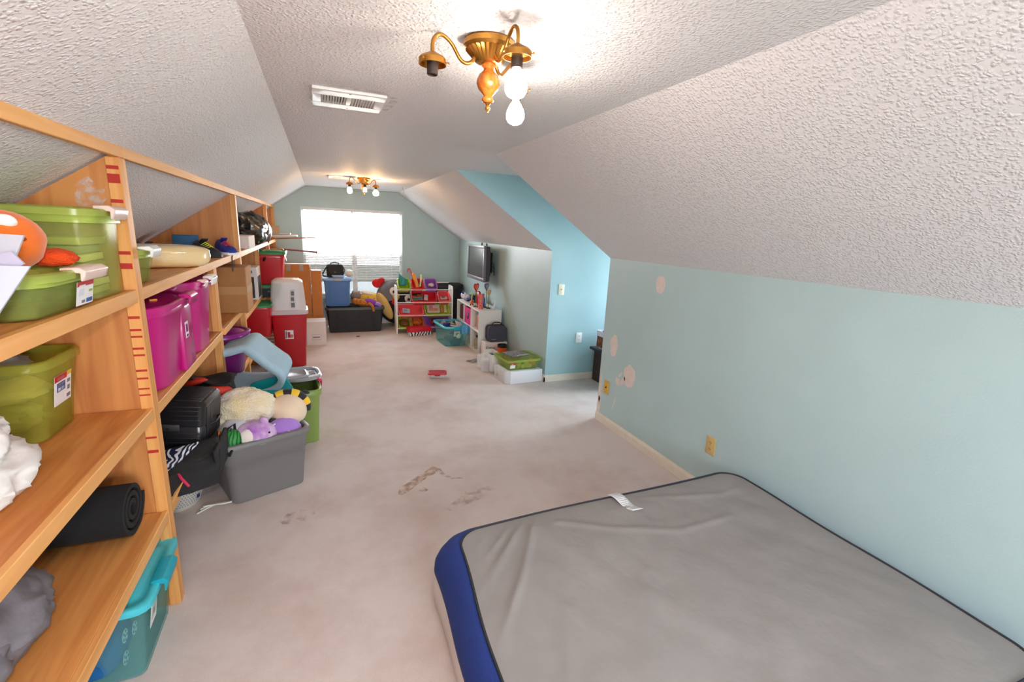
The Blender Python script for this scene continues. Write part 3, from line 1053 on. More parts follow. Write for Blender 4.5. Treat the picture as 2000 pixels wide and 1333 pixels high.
def latch(t, c, d, m, rz=0):
    """clip handle over the rim at an end: c centre, d = (out, along, tall)"""
    mb = MB()
    o_, a_, h_ = d
    prof = [(-o_ * 0.9, h_ * 0.5), (o_ * 0.3, h_ * 0.55), (o_ * 0.8, h_ * 0.25), (o_ * 0.55, -h_ * 0.5), (o_ * 0.35, -h_ * 0.5), (o_ * 0.4, h_ * 0.1), (-o_ * 0.9, h_ * 0.25)]
    rings = [[(p[0], y, p[1]) for p in prof] for y in (-a_ / 2, -a_ / 2 + a_ * 0.08, a_ / 2 - a_ * 0.08, a_ / 2)]
    M = Matrix.Translation(c) @ Matrix.Rotation(R(rz), 4, 'Z')
    return mb.loft(rings, M=M).build('latch', m, t, 40, 0.002, 1)

def sticker(t, M, w_, h_, spots=(), base=None, name='sticker', label=None):
    """flat paper label in the local XZ plane of M, facing -Y; spots = (x0,x1,z0,z1,mat) in 0..1"""
    o = MB().box(-w_ / 2, w_ / 2, -0.0008, 0, -h_ / 2, h_ / 2, 0, M).build(name, base or M_label, t, 0, label=label)
    for (a, b, c, d, m) in spots:
        MB().box(-w_ / 2 + a * w_, -w_ / 2 + b * w_, -0.0014, -0.0008, -h_ / 2 + c * h_, -h_ / 2 + d * h_, 0, M).build('print_block', m, o, 0)
    return o
RUB = [(0, 1, 0.80, 1, M_lred), (0.12, 0.5, 0.74, 0.86, M_label), (0.58, 0.95, 0.06, 0.24, M_lblue), (0.08, 0.42, 0.40, 0.68, mat('label_pale', C(214, 218, 226), 0.6)), (0.3, 0.5, 0.08, 0.2, M_lgrey), (0.72, 0.95, 0.5, 0.6, mat('label_green', C(150, 190, 70), 0.5))]
RUB2 = [(0, 0.72, 0.80, 1, M_lred), (0.15, 0.55, 0.84, 0.95, mat('label_pink', C(230, 150, 150), 0.5)), (0.72, 1, 0.86, 1, mat('label_yellow', C(230, 180, 50), 0.5)), (0.14, 0.62, 0.44, 0.74, M_lblue), (0.2, 0.36, 0.60, 0.71, M_label), (0.4, 0.56, 0.60, 0.71, M_label), (0.2, 0.36, 0.47, 0.57, M_label), (0.4, 0.56, 0.47, 0.57, M_label), (0.74, 0.92, 0.6, 0.72, M_lgrey), (0.76, 0.9, 0.35, 0.5, M_lgrey), (0.72, 0.94, 0.1, 0.22, M_lgrey)]

P_green = clear('green_clear_plastic', C(222, 230, 146), 0.16, 0.15)
P_green2 = clear('green_clear_plastic_deep', C(194, 206, 118), 0.22, 0.18)
P_grlid = clear('green_lid_plastic', C(196, 212, 104), 0.5, 0.25)
P_pinkclip = mat('pale_pink_clip', C(232, 206, 196), 0.3)
P_yel = clear('yellow_green_clear', C(212, 210, 96), 0.24, 0.2)
P_teal = clear('teal_clear_plastic', C(166, 222, 222), 0.13, 0.15)
P_tealL = mat('teal_lid_plastic', C(70, 190, 204), 0.35)
P_tealD = mat('deep_teal_plastic', C(24, 158, 178), 0.35)
P_mag = mat('magenta_plastic', C(184, 16, 116), 0.3, coat=0.2)
P_pur = mat('purple_plastic', C(142, 28, 128), 0.3, coat=0.2)
P_grey = mat('grey_tote_plastic', C(118, 116, 116), 0.45)
P_lime = mat('lime_plastic', C(128, 150, 76), 0.35)
P_redp = mat('red_tote_plastic', C(190, 18, 34), 0.35, coat=0.15)
P_gre = mat('green_holiday_lid', C(26, 128, 74), 0.4)
P_dgre = mat('dark_green_bin', C(40, 56, 54), 0.4)
P_frost = clear('frosted_clear_plastic', C(252, 252, 253), 0.62, 0.35)
P_blue = mat('blue_tote_plastic', C(72, 116, 178), 0.4)
P_bluel = mat('light_blue_lid', C(124, 170, 222), 0.35)
P_bk = mat('black_tote_plastic', C(30, 29, 30), 0.5)
P_clr = clear('clear_plastic', C(248, 248, 248), 0.30, 0.12)

# ---- top shelf of the near bay
t = thing('storage_bin', 'tall see-through green bin with green lid beside the first divider on the top shelf', 'bin', (-0.762, 1.895, 1.3375), 0)
tote(t, 0.29, 0.27, 0.258, P_green, 0.92, 0.045, 0.010, 0.03, rim_m=P_grlid)
lid(t, 0.30, 0.285, 0.264, P_grlid, 0.06, 0.02, 0.003)
latch(t, (0.148, 0.02, 0.263), (0.032, 0.12, 0.04), P_pinkclip)
for k in range(7):
    z = 1.346 + 0.026 * k
    m_ = [mat('folder_olive', C(182, 184, 116), 0.8), mat('folder_cream', C(234, 230, 190), 0.8), mat('folder_grey', C(150, 160, 140), 0.8)][k % 3]
    o = MB().box(-0.10, 0.09, -0.085, 0.085, 0, 0.022).build('paper_stack', m_, None, 30, 0.003)
    tag(o, ('thick %s stack of papers inside the tall green bin, number %s from its floor' % (['olive', 'cream', 'grey'][k % 3], ['one', 'two', 'three', 'four', 'five', 'six', 'seven'][k])), 'papers', 'papers inside the tall green bin', (-0.765 + 0.008 * math.sin(k * 2.4), 1.895 + 0.008 * math.cos(k * 3), z), 3 * math.sin(k * 5))
t = thing('storage_bin', 'low see-through green bin with red and white sticker at the front of the top shelf', 'bin', (-0.875, 1.585, 1.3375), 0)
tote(t, 0.53, 0.35, 0.098, P_green2, 0.92, 0.06, 0.010, 0.02, rim_m=P_grlid)
lid(t, 0.545, 0.365, 0.103, P_grlid, 0.09, 0.02, 0.003)
latch(t, (0.27, 0.06, 0.10), (0.032, 0.15, 0.035), P_pinkclip)
sticker(t, Matrix.Translation((0.253, 0.075, 0.042)) @ Matrix.Rotation(R(90), 4, 'Z') @ Matrix.Rotation(R(9), 4, 'X'), 0.10, 0.066, RUB, label='red and white sticker')
o = MB().blob((0, 0, 0.03), (0.17, 0.10, 0.03), amp=0.25, freq=3, seed=3, flat=0).build('folded_cloth', mat('dark_green_cloth', C(70, 96, 60), 0.9), None, 60)
tag(o, 'dark folded cloth inside the low green bin', 'cloth', loc=(-0.87, 1.585, 1.345))
# orange plush, puff and papers
M_or = mat('orange_plush', C(226, 108, 26), 0.9, var=0.06, vscale=20, sheen=0.3)
t = thing('plush_toy', 'round orange plush with a white eye lying on the low green bin', 'plush toy', (-0.715, 1.525, 1.455))
MB().blob((0, 0, 0.070), (0.082, 0.075, 0.072), (0, 0, 0), 24, 16, 0.06, 2.2, 4, flat=0.0).build('body', M_or, t, 70)
MB().blob((0.034, -0.045, 0.115), (0.022, 0.014, 0.019), (35, 0, 20)).build('eye', M_white, t, 70, label='white eye')
MB().blob((0.058, -0.050, 0.076), (0.012, 0.008, 0.006), (0, 0, 20)).build('button', mat('dark_orange', C(140, 66, 20), 0.8), t, 70, label='dark stitched dimple')
o = MB().blob((0, 0, 0.022), (0.050, 0.05, 0.024), (0, 0, 0), 30, 18, 0.12, 6, 5, flat=0, fold=0.12, ff=7).build('pompom', mat('red_orange_fleece', C(222, 72, 16), 1.0, bump=0.8, bscale=160, bdist=0.008), None, 70)
tag(o, 'fuzzy red-orange pompom beside the orange plush on the green lid', 'pompom', loc=(-0.662, 1.62, 1.4555))
def sheet(label, name, y, pts, m, tilt=0.0):
    n = len(pts)
    v = [(p[0], y + tilt * (p[1] - 1.34), p[1]) for p in pts] + [(p[0], y + 0.006 + tilt * (p[1] - 1.34), p[1]) for p in pts]
    o = MB().add(v, [tuple(range(n)), tuple(range(2 * n - 1, n - 1, -1))] + [(i, (i + 1) % n, n + (i + 1) % n, n + i) for i in range(n)]).build(name, m, None, 0)
    return tag(o, label, 'paper', 'papers at the near end of the top shelf')
sheet('upright folded white sheet nearest the orange plush', 'paper_sheet', 1.29, [(-0.572, 1.547), (-0.70, 1.552), (-0.80, 1.338), (-0.66, 1.338)], M_paper, 0.05)
sheet('crumpled white sheet with a lavender fold among the near papers', 'paper_sheet', 1.265, [(-0.568, 1.49), (-0.585, 1.515), (-0.64, 1.50), (-0.74, 1.44), (-0.78, 1.338), (-0.65, 1.338), (-0.59, 1.44), (-0.60, 1.47)], mat('lavender_paper', C(184, 178, 200), 0.7), 0.05)
sheet('pale foam board leaning out over the edge of the near top shelf', 'paper_sheet', 1.235, [(-0.546, 1.488), (-0.625, 1.49), (-0.80, 1.338), (-0.642, 1.338)], mat('foam_board', C(190, 196, 212), 0.6), 0.05)

# ---- second shelf of the near bay
t = thing('storage_bin', 'open yellow-green see-through bin of clothes on the second near shelf', 'bin', (-1.02, 1.895, 0.8855), 0)
tote(t, 0.47, 0.29, 0.265, P_yel, 0.86, 0.05, 0.012, 0.03)
sticker(t, Matrix.Translation((0.2135, -0.005, 0.15)) @ Matrix.Rotation(R(90), 4, 'Z') @ Matrix.Rotation(R(8), 4, 'X'), 0.11, 0.10, RUB2, label='red and white sticker')
cl = [mat('grey_fabric', C(150, 150, 160), 0.9), mat('olive_fabric', C(186, 184, 120), 0.9), mat('cream_fabric', C(232, 226, 186), 0.9)]
for k, (x, y, z, a, b, c, m_, lb) in enumerate([(-1.03, 1.89, 0.945, 0.16, 0.10, 0.05, cl[1], 'olive garment at the bottom of the yellow-green bin'), (-1.0, 1.88, 1.035, 0.15, 0.10, 0.045, cl[2], 'cream garment crumpled in the middle of the yellow-green bin'), (-1.02, 1.87, 1.12, 0.14, 0.09, 0.05, cl[0], 'grey garment heaped on top in the yellow-green bin')]):
    o = MB().blob((0, 0, 0), (a, b, c), (0, 0, k * 9), 30, 18, 0.2, 3, k + 11, fold=0.2, ff=3).build('garment', m_, None, 70)
    tag(o, lb, 'clothing', 'clothes in the yellow-green bin', (x, y, z))
o = MB()
for k, (x, y, z, a, b, c) in enumerate([(0, 0, 0.07, 0.165, 0.24, 0.085), (-0.01, 0.02, 0.16, 0.14, 0.19, 0.085), (-0.03, -0.02, 0.25, 0.12, 0.16, 0.085)]):
    o.blob((x, y, z), (a, b, c), (0, 0, k * 25), 72, 48, 0.12, 2.0, k + 21, flat=0.0, fold=0.13, ff=2.6)
o = o.build('cloth_pile', mat('white_cotton', C(226, 222, 219), 0.9, bump=0.25, bscale=26, bdist=0.012), None, 70)
tag(o, 'crumpled white cotton cloth heaped at the near end of the second shelf', 'cloth', loc=(-0.865, 1.39, 0.886))

# ---- third shelf of the near bay: rolled mat and grey cloth
t = thing('rolled_mat', 'black rolled exercise mat lying on the third near shelf', 'mat', (-0.975, 1.90, 0.4455), 0)
def roll_pts(turns, r0, r1, n=96):
    out = []
    for i in range(n + 1):
        u = i / n
        a = 2 * PI * turns * u
        q = r0 + (r1 - r0) * u
        out.append((q * math.cos(a), q * math.sin(a)))
    return out
sp_ = roll_pts(3.0, 0.026, 0.105)
th = 0.016
mb = MB()
L_ = 0.30
pr_o = [(p[0] * 1.12, p[1]) for p in sp_]
vs, fs = [], []
for xx in (-L_, L_):
    for i, p in enumerate(pr_o):
        d = Vector(p).normalized()
        wob = 1 + 0.03 * noise.noise(Vector((p[0] * 20, p[1] * 20, xx)))
        vs.append((xx, p[0] * wob, p[1] * wob + 0.118))
    for i, p in enumerate(pr_o):
        d = Vector(p).normalized()
        vs.append((xx, p[0] - d.x * th, p[1] - d.y * th + 0.118))
n_ = len(pr_o)
for i in range(n_ - 1):
    fs += [(i, i + 1, 2 * n_ + i + 1, 2 * n_ + i), (n_ + i, 3 * n_ + i, 3 * n_ + i + 1, n_ + i + 1), (i, n_ + i, n_ + i + 1, i + 1), (2 * n_ + i, 2 * n_ + i + 1, 3 * n_ + i + 1, 3 * n_ + i)]
fs += [(0, 2 * n_, 3 * n_, n_), (n_ - 1, 2 * n_ - 1, 4 * n_ - 1, 3 * n_ - 1)]
mb.add(vs, fs, 0)
mb.build('mat_roll', mat('black_felt', C(22, 22, 25), 0.95, bump=0.3, bscale=60), t, 50)
mb = MB().blob((0, 0, 0.10), (0.14, 0.20, 0.11), (0, 0, 8), 72, 46, 0.12, 1.8, 31, flat=0, fold=0.10, ff=2.6)
mb.blob((0.0, -0.18, 0.09), (0.13, 0.14, 0.09), (0, 0, -10), 60, 38, 0.12, 1.8, 33, flat=0, fold=0.12, ff=2.6)
o = mb.build('cloth_pile', mat('grey_jersey', C(116, 112, 118), 0.9, var=0.12, vscale=7, bump=0.5, bscale=26, bdist=0.012), None, 70)
tag(o, 'bundled grey cloth with dark wrinkles on the third near shelf', 'cloth', loc=(-0.865, 1.42, 0.4455))

# ---- floor under the near bay: teal bin
t = thing('storage_bin', 'see-through teal bin with latched teal lid on the floor under the near shelves', 'bin', (-0.855, 1.865, 0.0), 1)
tote(t, 0.50, 0.40, 0.30, P_teal, 0.86, 0.03, 0.012, 0.025)
lid(t, 0.52, 0.42, 0.303, P_tealL, 0.05, 0.024, 0.008)
latch(t, (0.262, -0.02, 0.30), (0.03, 0.14, 0.05), P_tealD)
sticker(t, Matrix.Translation((0.232, -0.09, 0.205)) @ Matrix.Rotation(R(90), 4, 'Z') @ Matrix.Rotation(R(8), 4, 'X'), 0.07, 0.09, [(0.1, 0.9, 0.3, 0.85, mat('label_palegreen', C(190, 204, 190), 0.6)), (0.4, 0.6, 0.4, 0.7, M_lgrey)], label='pale paper label')
t = thing('cloth_bundle', 'dark blue folded cloth printed with pale soccer balls inside the teal bin', 'cloth', (-0.87, 1.80, 0.012))
MB().blob((0, 0, 0.085), (0.15, 0.11, 0.085), (0, 0, 0), 24, 14, 0.10, 3, 41, p=0.5, flat=0).build('cloth', mat('deep_blue_fleece', C(16, 92, 150), 0.9, var=0.1), t, 60)
for k, (y, z) in enumerate([(-0.03, 0.12), (-0.05, 0.045), (0.05, 0.08)]):
    M = Matrix.Translation((0.158, y, z)) @ Matrix.Rotation(R(90), 4, 'Y')
    b = MB().lathe([(0, 0), (0.024, 0), (0.024, 0.0015), (0, 0.0015)], 18, M).build('ball_print', mat('pale_ball', C(214, 226, 222), 0.8), t, 0)
    q = MB()
    for j in range(6):
        a = 2 * PI * j / 5
        rr_ = 0.016 if j < 5 else 0
        q.lathe([(0, 0.0016), (0.0055, 0.0016), (0.0055, 0.002), (0, 0.002)], 5, M @ Matrix.Translation((rr_ * math.cos(a), rr_ * math.sin(a), 0)))
    q.build('ball_patches', mat('ball_dark', C(60, 110, 140), 0.8), b, 0)

# ---- second bay, top shelf
t = thing('storage_bin', 'small green bin with white latch just past the first divider on the top shelf', 'bin', (-0.78, 2.24, 1.3375), 0)
tote(t, 0.32, 0.22, 0.12, P_green2, 0.88, 0.03, 0.01, 0.02, rim_m=P_grlid)
lid(t, 0.335, 0.235, 0.126, P_grlid, 0.04, 0.018, 0.004)
latch(t, (0.172, -0.03, 0.126), (0.03, 0.10, 0.04), M_whitepl)
mb = MB().blob((0, 0, 0.056), (0.235, 0.125, 0.060), (0, 0, 0), 36, 22, 0.05, 3, 51, p=0.5, flat=0)
mb.blob((-0.20, 0.10, 0.05), (0.12, 0.12, 0.052), (0, 0, 20), 24, 14, 0.08, 3, 52, p=0.6, flat=0)
o = mb.build('wrapped_cushion', mat('cream_shrink_wrap', C(226, 198, 146), 0.16, var=0.05, vscale=5, bump=0.35, bscale=16, bdist=0.012, coat=0.6), None, 70)
tag(o, 'cream cushion wrapped in shiny clear film on the second bay top shelf', 'cushion', loc=(-0.80, 2.98, 1.3375), rz=27)
def shoe(label, loc, rz, m, lace, sole, s=1.0):
    t = thing('shoe', label, 'shoe', loc, rz, 'shoes on the top shelf')
    rings, so_ = [], []
    st = [(-0.135, 0.030, 0.040, 0.075), (-0.12, 0.038, 0.075, 0.095), (-0.07, 0.040, 0.082, 0.09), (-0.02, 0.038, 0.078, 0.082), (0.03, 0.042, 0.066, 0.07), (0.08, 0.048, 0.052, 0.056), (0.115, 0.042, 0.042, 0.044), (0.135, 0.022, 0.03, 0.032)]
    for x, hw, h0, h1 in st:
        rings.append([(x * s, hw * 1.0 * s * math.cos(a) , (0.016 + (h1 - 0.016) * max(0, math.sin(a)) ** 0.7) * s if math.sin(a) > 0 else 0.014 * s) for a in [PI * k / 8 for k in range(9)] + [PI * 1.25, PI * 1.75]])
        so_.append((x, hw))
    MB().loft(rings).build('upper', m, t, 60)
    pts = [(x * s, (hw + 0.004) * s) for x, hw in so_] + [(x * s, -(hw + 0.004) * s) for x, hw in reversed(so_)]
    MB().poly(pts, 0.018 * s).build('sole', sole, t, 40)
    for k in range(4):
        x = (-0.01 + 0.024 * k) * s
        h = (0.084 - 0.007 * k) * s
        MB().tube([(x, -0.026 * s, h * 0.80), (x + 0.006 * s, 0, h + 0.003), (x, 0.026 * s, h * 0.80)], 0.0035 * s, 6).build('lace', lace, t, 60)
    MB().cbox((-0.03 * s, 0, 0.096 * s), (0.05 * s, 0.04 * s, 0.006 * s), (0, -28, 0)).build('tongue', m, t, 40, 0.002)
    return t
M_bs = mat('black_shoe_mesh', C(34, 34, 38), 0.7)
M_yl = mat('neon_yellow_lace', C(206, 214, 50), 0.6)
M_bls = mat('royal_blue_shoe', C(34, 44, 140), 0.6)
shoe('black sneaker with neon laces nearest the wrapped cushion', (-0.93, 3.42, 1.3375), 60, M_bs, M_yl, M_black)
shoe('black sneaker with neon laces lying between the cushion and blue sneaker', (-0.735, 3.84, 1.3375), -58, M_bs, M_yl, M_black, 1.1)
shoe('royal blue sneaker with red stripes at the shelf edge', (-0.665, 4.13, 1.3375), -66, M_bls, mat('red_stripe', C(206, 60, 70), 0.6), M_white, 1.1)
o = MB().cbox((0, 0, 0.08), (0.16, 0.12, 0.13)).build('blue_box', mat('teal_blue_card', C(22, 92, 136), 0.6), None, 30, 0.003)
tag(o, 'flat teal-blue box behind the shoes on the top shelf', 'box', loc=(-0.92, 4.16, 1.3225), rz=12)
o = MB().blob((0, 0, 0.06), (0.13, 0.16, 0.062), (0, 0, 0), 30, 18, 0.2, 3, 61, flat=0, fold=0.1).build('black_bag', mat('black_nylon', C(30, 30, 34), 0.6), None, 60)
tag(o, 'limp black cloth bag behind the wrapped cushion on the top shelf', 'bag', loc=(-1.06, 3.32, 1.3375))
mb = MB().cbox((0, 0, 0.012), (0.13, 0.05, 0.024), (0, 0, 0)).tube([(0.06, 0, 0.012), (0.12, -0.08, 0.006), (0.13, -0.2, 0.004), (0.132, -0.26, -0.02), (0.133, -0.28, -0.12)], 0.004, 6)
o = mb.build('charger', M_black, None, 40)
tag(o, 'small black charger with its cord hanging over the shelf edge', 'charger', loc=(-0.745, 4.28, 1.3375))

# ---- second bay, middle shelf
def half_round_bin(label, loc, L, W_, H, m, lidm, rz=0, name='storage_bin', handle=True):
    """bin with a half-round end towards +X"""
    t = thing(name, label, 'bin', loc, rz)
    def ring(k, z, ex=0.0):
        hx, hy = L / 2 * k + ex, W_ / 2 * k + ex
        pts = [(-hx, -hy, z)]
        for i in range(13):
            a = R(-90 + 180 * i / 12)
            pts.append((hx - hy * 0.75 + hy * 0.75 * math.cos(a), hy * math.sin(a), z))
        pts.append((-hx, hy, z))
        return pts
    MB().loft([ring(0.80, 0), ring(0.82, 0.006), ring(0.97, H * 0.86), ring(0.97, H * 0.98)]).build('tub', m, t, 45)
    MB().loft([ring(0.97, H * 0.93, 0.004), ring(0.97, H * 0.93, 0.014), ring(0.97, H * 1.0, 0.014), ring(0.97, H * 1.01, 0.006), ring(0.9, H * 1.012), ring(0.88, H * 1.0)]).build('lid', lidm, t, 45)
    return t
t = thing('storage_bin', 'front magenta pink bin with rounded corners on the middle shelf', 'bin', (-0.84, 2.445, 0.8825), 0)
tote(t, 0.50, 0.60, 0.345, P_mag, 0.88, 0.17, 0.014, 0.03, n=8)
lid(t, 0.51, 0.61, 0.35, P_mag, 0.185, 0.02, -0.002, n=8)
latch(t, (0.252, 0.15, 0.345), (0.03, 0.13, 0.05), P_mag)
MB().box(0.205, 0.236, 0.06, 0.24, 0.01, 0.31).build('side_panel', P_mag, t, 30, 0.012)
sticker(t, Matrix.Translation((0.2372, 0.115, 0.20)) @ Matrix.Rotation(R(90), 4, 'Z'), 0.055, 0.075, [(0.2, 0.8, 0.35, 0.85, P_pur), (0.25, 0.75, 0.05, 0.2, M_ink)], label='small white sticker')
o = MB().cbox((0, 0, 0.006), (0.03, 0.012, 0.010)).build('candy', mat('candy_orange', C(240, 150, 60), 0.3), None, 30, 0.003)
tag(o, 'tiny orange wrapped candy lying on the front magenta lid', 'candy', loc=(-0.68, 2.42, 1.238), rz=30)
t = thing('storage_bin', 'magenta pink bin behind the front one with a white label on its latch', 'bin', (-0.84, 3.03, 0.8825), 0)
tote(t, 0.50, 0.46, 0.375, P_mag, 0.88, 0.12, 0.014, 0.03, n=8)
lid(t, 0.51, 0.47, 0.38, P_mag, 0.13, 0.02, -0.002, n=8)
lt = latch(t, (0.253, 0.07, 0.375), (0.03, 0.13, 0.05), M_whitepl)
latch(t, (0.253, -0.12, 0.375), (0.026, 0.05, 0.04), P_pinkclip)
for k in range(5):
    MB().box(0.2745, 0.2752, 0.025 + 0.016 * k, 0.036 + 0.016 * k, 0.380, 0.394, 0).build('print_block', M_ink, lt, 0)
t = half_round_bin('purple bin with white clips partly hidden past the middle upright', (-0.985, 3.80, 0.8835), 0.40, 0.30, 0.385, P_pur, P_pur, 0)
latch(t, (0.215, -0.10, 0.375), (0.035, 0.10, 0.05), M_whitepl)
latch(t, (0.215, 0.12, 0.375), (0.035, 0.05, 0.05), M_whitepl)

def carton(label, loc, d, m, rz=0, name='cardboard_box', tape=None, flaps=False, rot=None, cat='box', seam='x'):
    t = thing(name, label, cat, loc, rz, rot=rot)
    a, b, c = d
    MB().box(-a / 2, a / 2, -b / 2, b / 2, 0, c).build('carton', m, t, 30, 0.004, 1)
    # the flaps meet along the top: a shallow groove line and tape over it
    if tape:
        if seam == 'x':
            MB().box(-a / 2 - 0.0008, a / 2 + 0.0008, -0.025, 0.025, c * 0.75, c + 0.0008).build('tape_strip', tape, t, 0)
        else:
            MB().box(-0.025, 0.025, -b / 2 - 0.0008, b / 2 + 0.0008, c * 0.75, c + 0.0008).build('tape_strip', tape, t, 0)
    return t
t = thing('cardboard_box', 'brown cardboard carton with clear tape band jutting from the middle shelf', 'box', (-0.752, 4.272, 0.8825), 0)
MB().box(-0.20, 0.205, -0.15, 0.15, 0, 0.355).build('carton', M_card, t, 30, 0.004, 1)
MB().box(-0.2012, 0.2062, -0.1512, 0.1512, 0.145, 0.205).build('tape_strip', M_tape, t, 0)

# ---- second bay, low shelf: suitcase, bags
t = thing('suitcase', 'ribbed black hard-shell suitcase lying on the low shelf', 'suitcase', (-0.852, 2.74, 0.478), 0, rot=(0, R(6), R(-6)))
M_case = mat('black_polycarbonate', C(24, 24, 28), 0.3, coat=0.3)
MB().loft([rr(0.265, 0.125, 0.03, 0.0), rr(0.275, 0.135, 0.035, 0.02), rr(0.275, 0.135, 0.035, 0.115), rr(0.272, 0.132, 0.035, 0.12), rr(0.272, 0.132, 0.035, 0.127), rr(0.275, 0.135, 0.035, 0.13), rr(0.275, 0.135, 0.035, 0.235), rr(0.262, 0.122, 0.03, 0.25)]).build('shell', M_case, t, 40)
for z in (0.035, 0.06, 0.085, 0.155, 0.18, 0.205, 0.225):
    MB().box(-0.25, 0.255, -0.139, -0.133, z, z + 0.008).build('rib', M_case, t, 30, 0.002)
for k in range(12):
    y = -0.105 + 0.0185 * k
    MB().box(-0.24, 0.25, y, y + 0.008, 0.247, 0.254).build('rib', M_case, t, 30, 0.002)
    MB().box(0.272, 0.279, y, y + 0.008, 0.03, 0.22).build('rib', M_case, t, 30, 0.002)
lk = MB().box(0.03, 0.17, -0.146, -0.134, 0.105, 0.14).build('lock_panel', M_dark, t, 30, 0.008)
for k in range(3):
    MB().box(0.07 + 0.022 * k, 0.083 + 0.022 * k, -0.148, -0.145, 0.112, 0.122).build('lock_dial', M_black, lk, 30)
MB().tube([(0.276, -0.05, 0.11), (0.296, -0.05, 0.12), (0.298, 0.0, 0.122), (0.296, 0.05, 0.12), (0.276, 0.05, 0.11)], 0.007, 8).build('handle', M_black, t, 60)
t = thing('backpack', 'slumped black backpack with a red loop under the suitcase, hanging over the low shelf', 'bag', (-0.66, 2.60, 0.4455))
M_nyl = mat('black_nylon_dull', C(28, 27, 30), 0.75, var=0.15, vscale=14, bump=0.4, bscale=30, bdist=0.01)
MB().blob((-0.02, 0.02, 0.014), (0.14, 0.20, 0.018), (0, 0, 0), 30, 10, 0.1, 3, 71, p=0.6).build('back_panel', M_nyl, t, 60)
OB = Vector((-0.66, 2.60, 0.4455))
def pouch(i, j):
    tp = Vector((-0.82 + 0.285 * j, 2.48 + 0.15 * j, 0.495))
    bt = Vector((-0.65 + 0.125 * j ** 0.8, 2.125 + 0.34 * j, 0.452 - 0.135 * j ** 0.9))
    if i < 0.75:
        u = i / 0.75
        q = tp.lerp(bt, u)
        q += Vector((0.25, -0.65, 0.6)) * (0.05 * math.sin(PI * min(1, u * 1.05)) * (0.5 + 0.5 * j))
        q += Vector((0, -0.5, 0.5)) * 0.012 * noise.noise(Vector((i * 4, j * 4, 2)))
        if u > 0.62:
            q += Vector((0.1, -0.5, 0.2)) * 0.02
    else:
        u = (i - 0.75) / 0.25
        q = bt.lerp(Vector((-0.66 + 0.07 * j, 2.33 + 0.26 * j, 0.452 - 0.12 * j)), u)
        q += Vector((0.1, -0.5, 0.2)) * 0.02 * (1 - u)
    return tuple(q - OB)
MB().grid(pouch, 30, 22).build('pouch', M_nyl, t, 70, thick=0.012)
MB().grid(lambda i, j: (0.130 + 0.004 * math.sin(i * PI), -0.13 + 0.30 * j * 1.0, -0.10 - 0.02 * j + (0.14 + 0.02 * j) * i), 6, 8).build('side_panel', M_nyl, t, 60, thick=0.014)
def pp(i, j, o_=0.012):
    return tuple(Vector(pouch(i, j)) + Vector((0.25, -0.65, 0.5)).normalized() * o_)
MB().tube([pp(0.46, 0.30), pp(0.54, 0.33, 0.015), pp(0.66, 0.40, 0.014)], 0.0065, 6).build('zip_loop', mat('raspberry_webbing', C(200, 40, 80), 0.7), t, 60, label='raspberry red loop')
MB().tube([(0.12, 0.22, 0.0), (0.16, 0.26, 0.02), (0.17, 0.20, -0.06), (0.15, 0.1, -0.10)], 0.008, 6).build('strap', M_nyl, t, 60)
OC = Vector((-0.645, 2.58, 0.4655))
def flap2(i, j):
    jj = 0.0 + 0.70 * j
    ii = 0.02 + (0.46 * (1 - j) ** 0.8) * i
    return tuple(Vector(pp(ii, jj, 0.016 + 0.004 * math.sin(i * 9 + j * 5))) + OB - OC)
t2 = MB().grid(flap2, 10, 16).build('patterned_cloth', zebra('navy_white_print', C(24, 30, 66), C(232, 232, 236), 5.0, 14.0, (2.6, 2.0, 3.0), 0.56), None, 70, thick=0.008)
tag(t2, 'navy and white patterned cloth between the suitcase and the black backpack', 'cloth', loc=(-0.645, 2.58, 0.4655))
t = thing('sling_bag', 'red and black sling bag slumped behind the suitcase on the low shelf', 'bag', (-0.675, 3.17, 0.4455))
M_rb = mat('scarlet_nylon', C(206, 44, 24), 0.6, var=0.08, vscale=12)
MB().blob((0, 0, 0.10), (0.16, 0.10, 0.10), (0, 0, 0), 28, 16, 0.2, 3, 81, flat=0).build('body', M_nyl, t, 60)
for k, (c, r_, ro) in enumerate([((0.075, -0.075, 0.150), (0.070, 0.030, 0.034), (0, 12, 10)), ((0.045, -0.09, 0.075), (0.055, 0.03, 0.05), (0, 0, 20)), ((-0.05, -0.085, 0.215), (0.07, 0.025, 0.020), (0, -10, 0))]):
    MB().blob(c, r_, ro, 20, 12, 0.15, 3, k + 90).build('red_panel', M_rb, t, 60, label='scarlet panel')
MB().grid(lambda i, j: (-0.12 + 0.27 * i, -0.10 + 0.16 * j, 0.222 - 0.025 * i + 0.015 * math.sin(i * 6 + j * 3)), 12, 6).build('top_flap', M_nyl, t, 60, thick=0.012)
t = thing('appliance', 'white perforated plastic appliance with a small blue sticker on the floor', 'appliance', (-0.83, 2.90, 0.0), 0)
M_off = mat('offwhite_plastic', C(222, 220, 210), 0.4)
MB().lathe([(0.0, 0.0), (0.105, 0.0), (0.115, 0.012), (0.132, 0.06), (0.14, 0.13), (0.138, 0.20), (0.12, 0.235), (0, 0.24)], 40).build('housing', M_off, t, 50)
mb = MB()
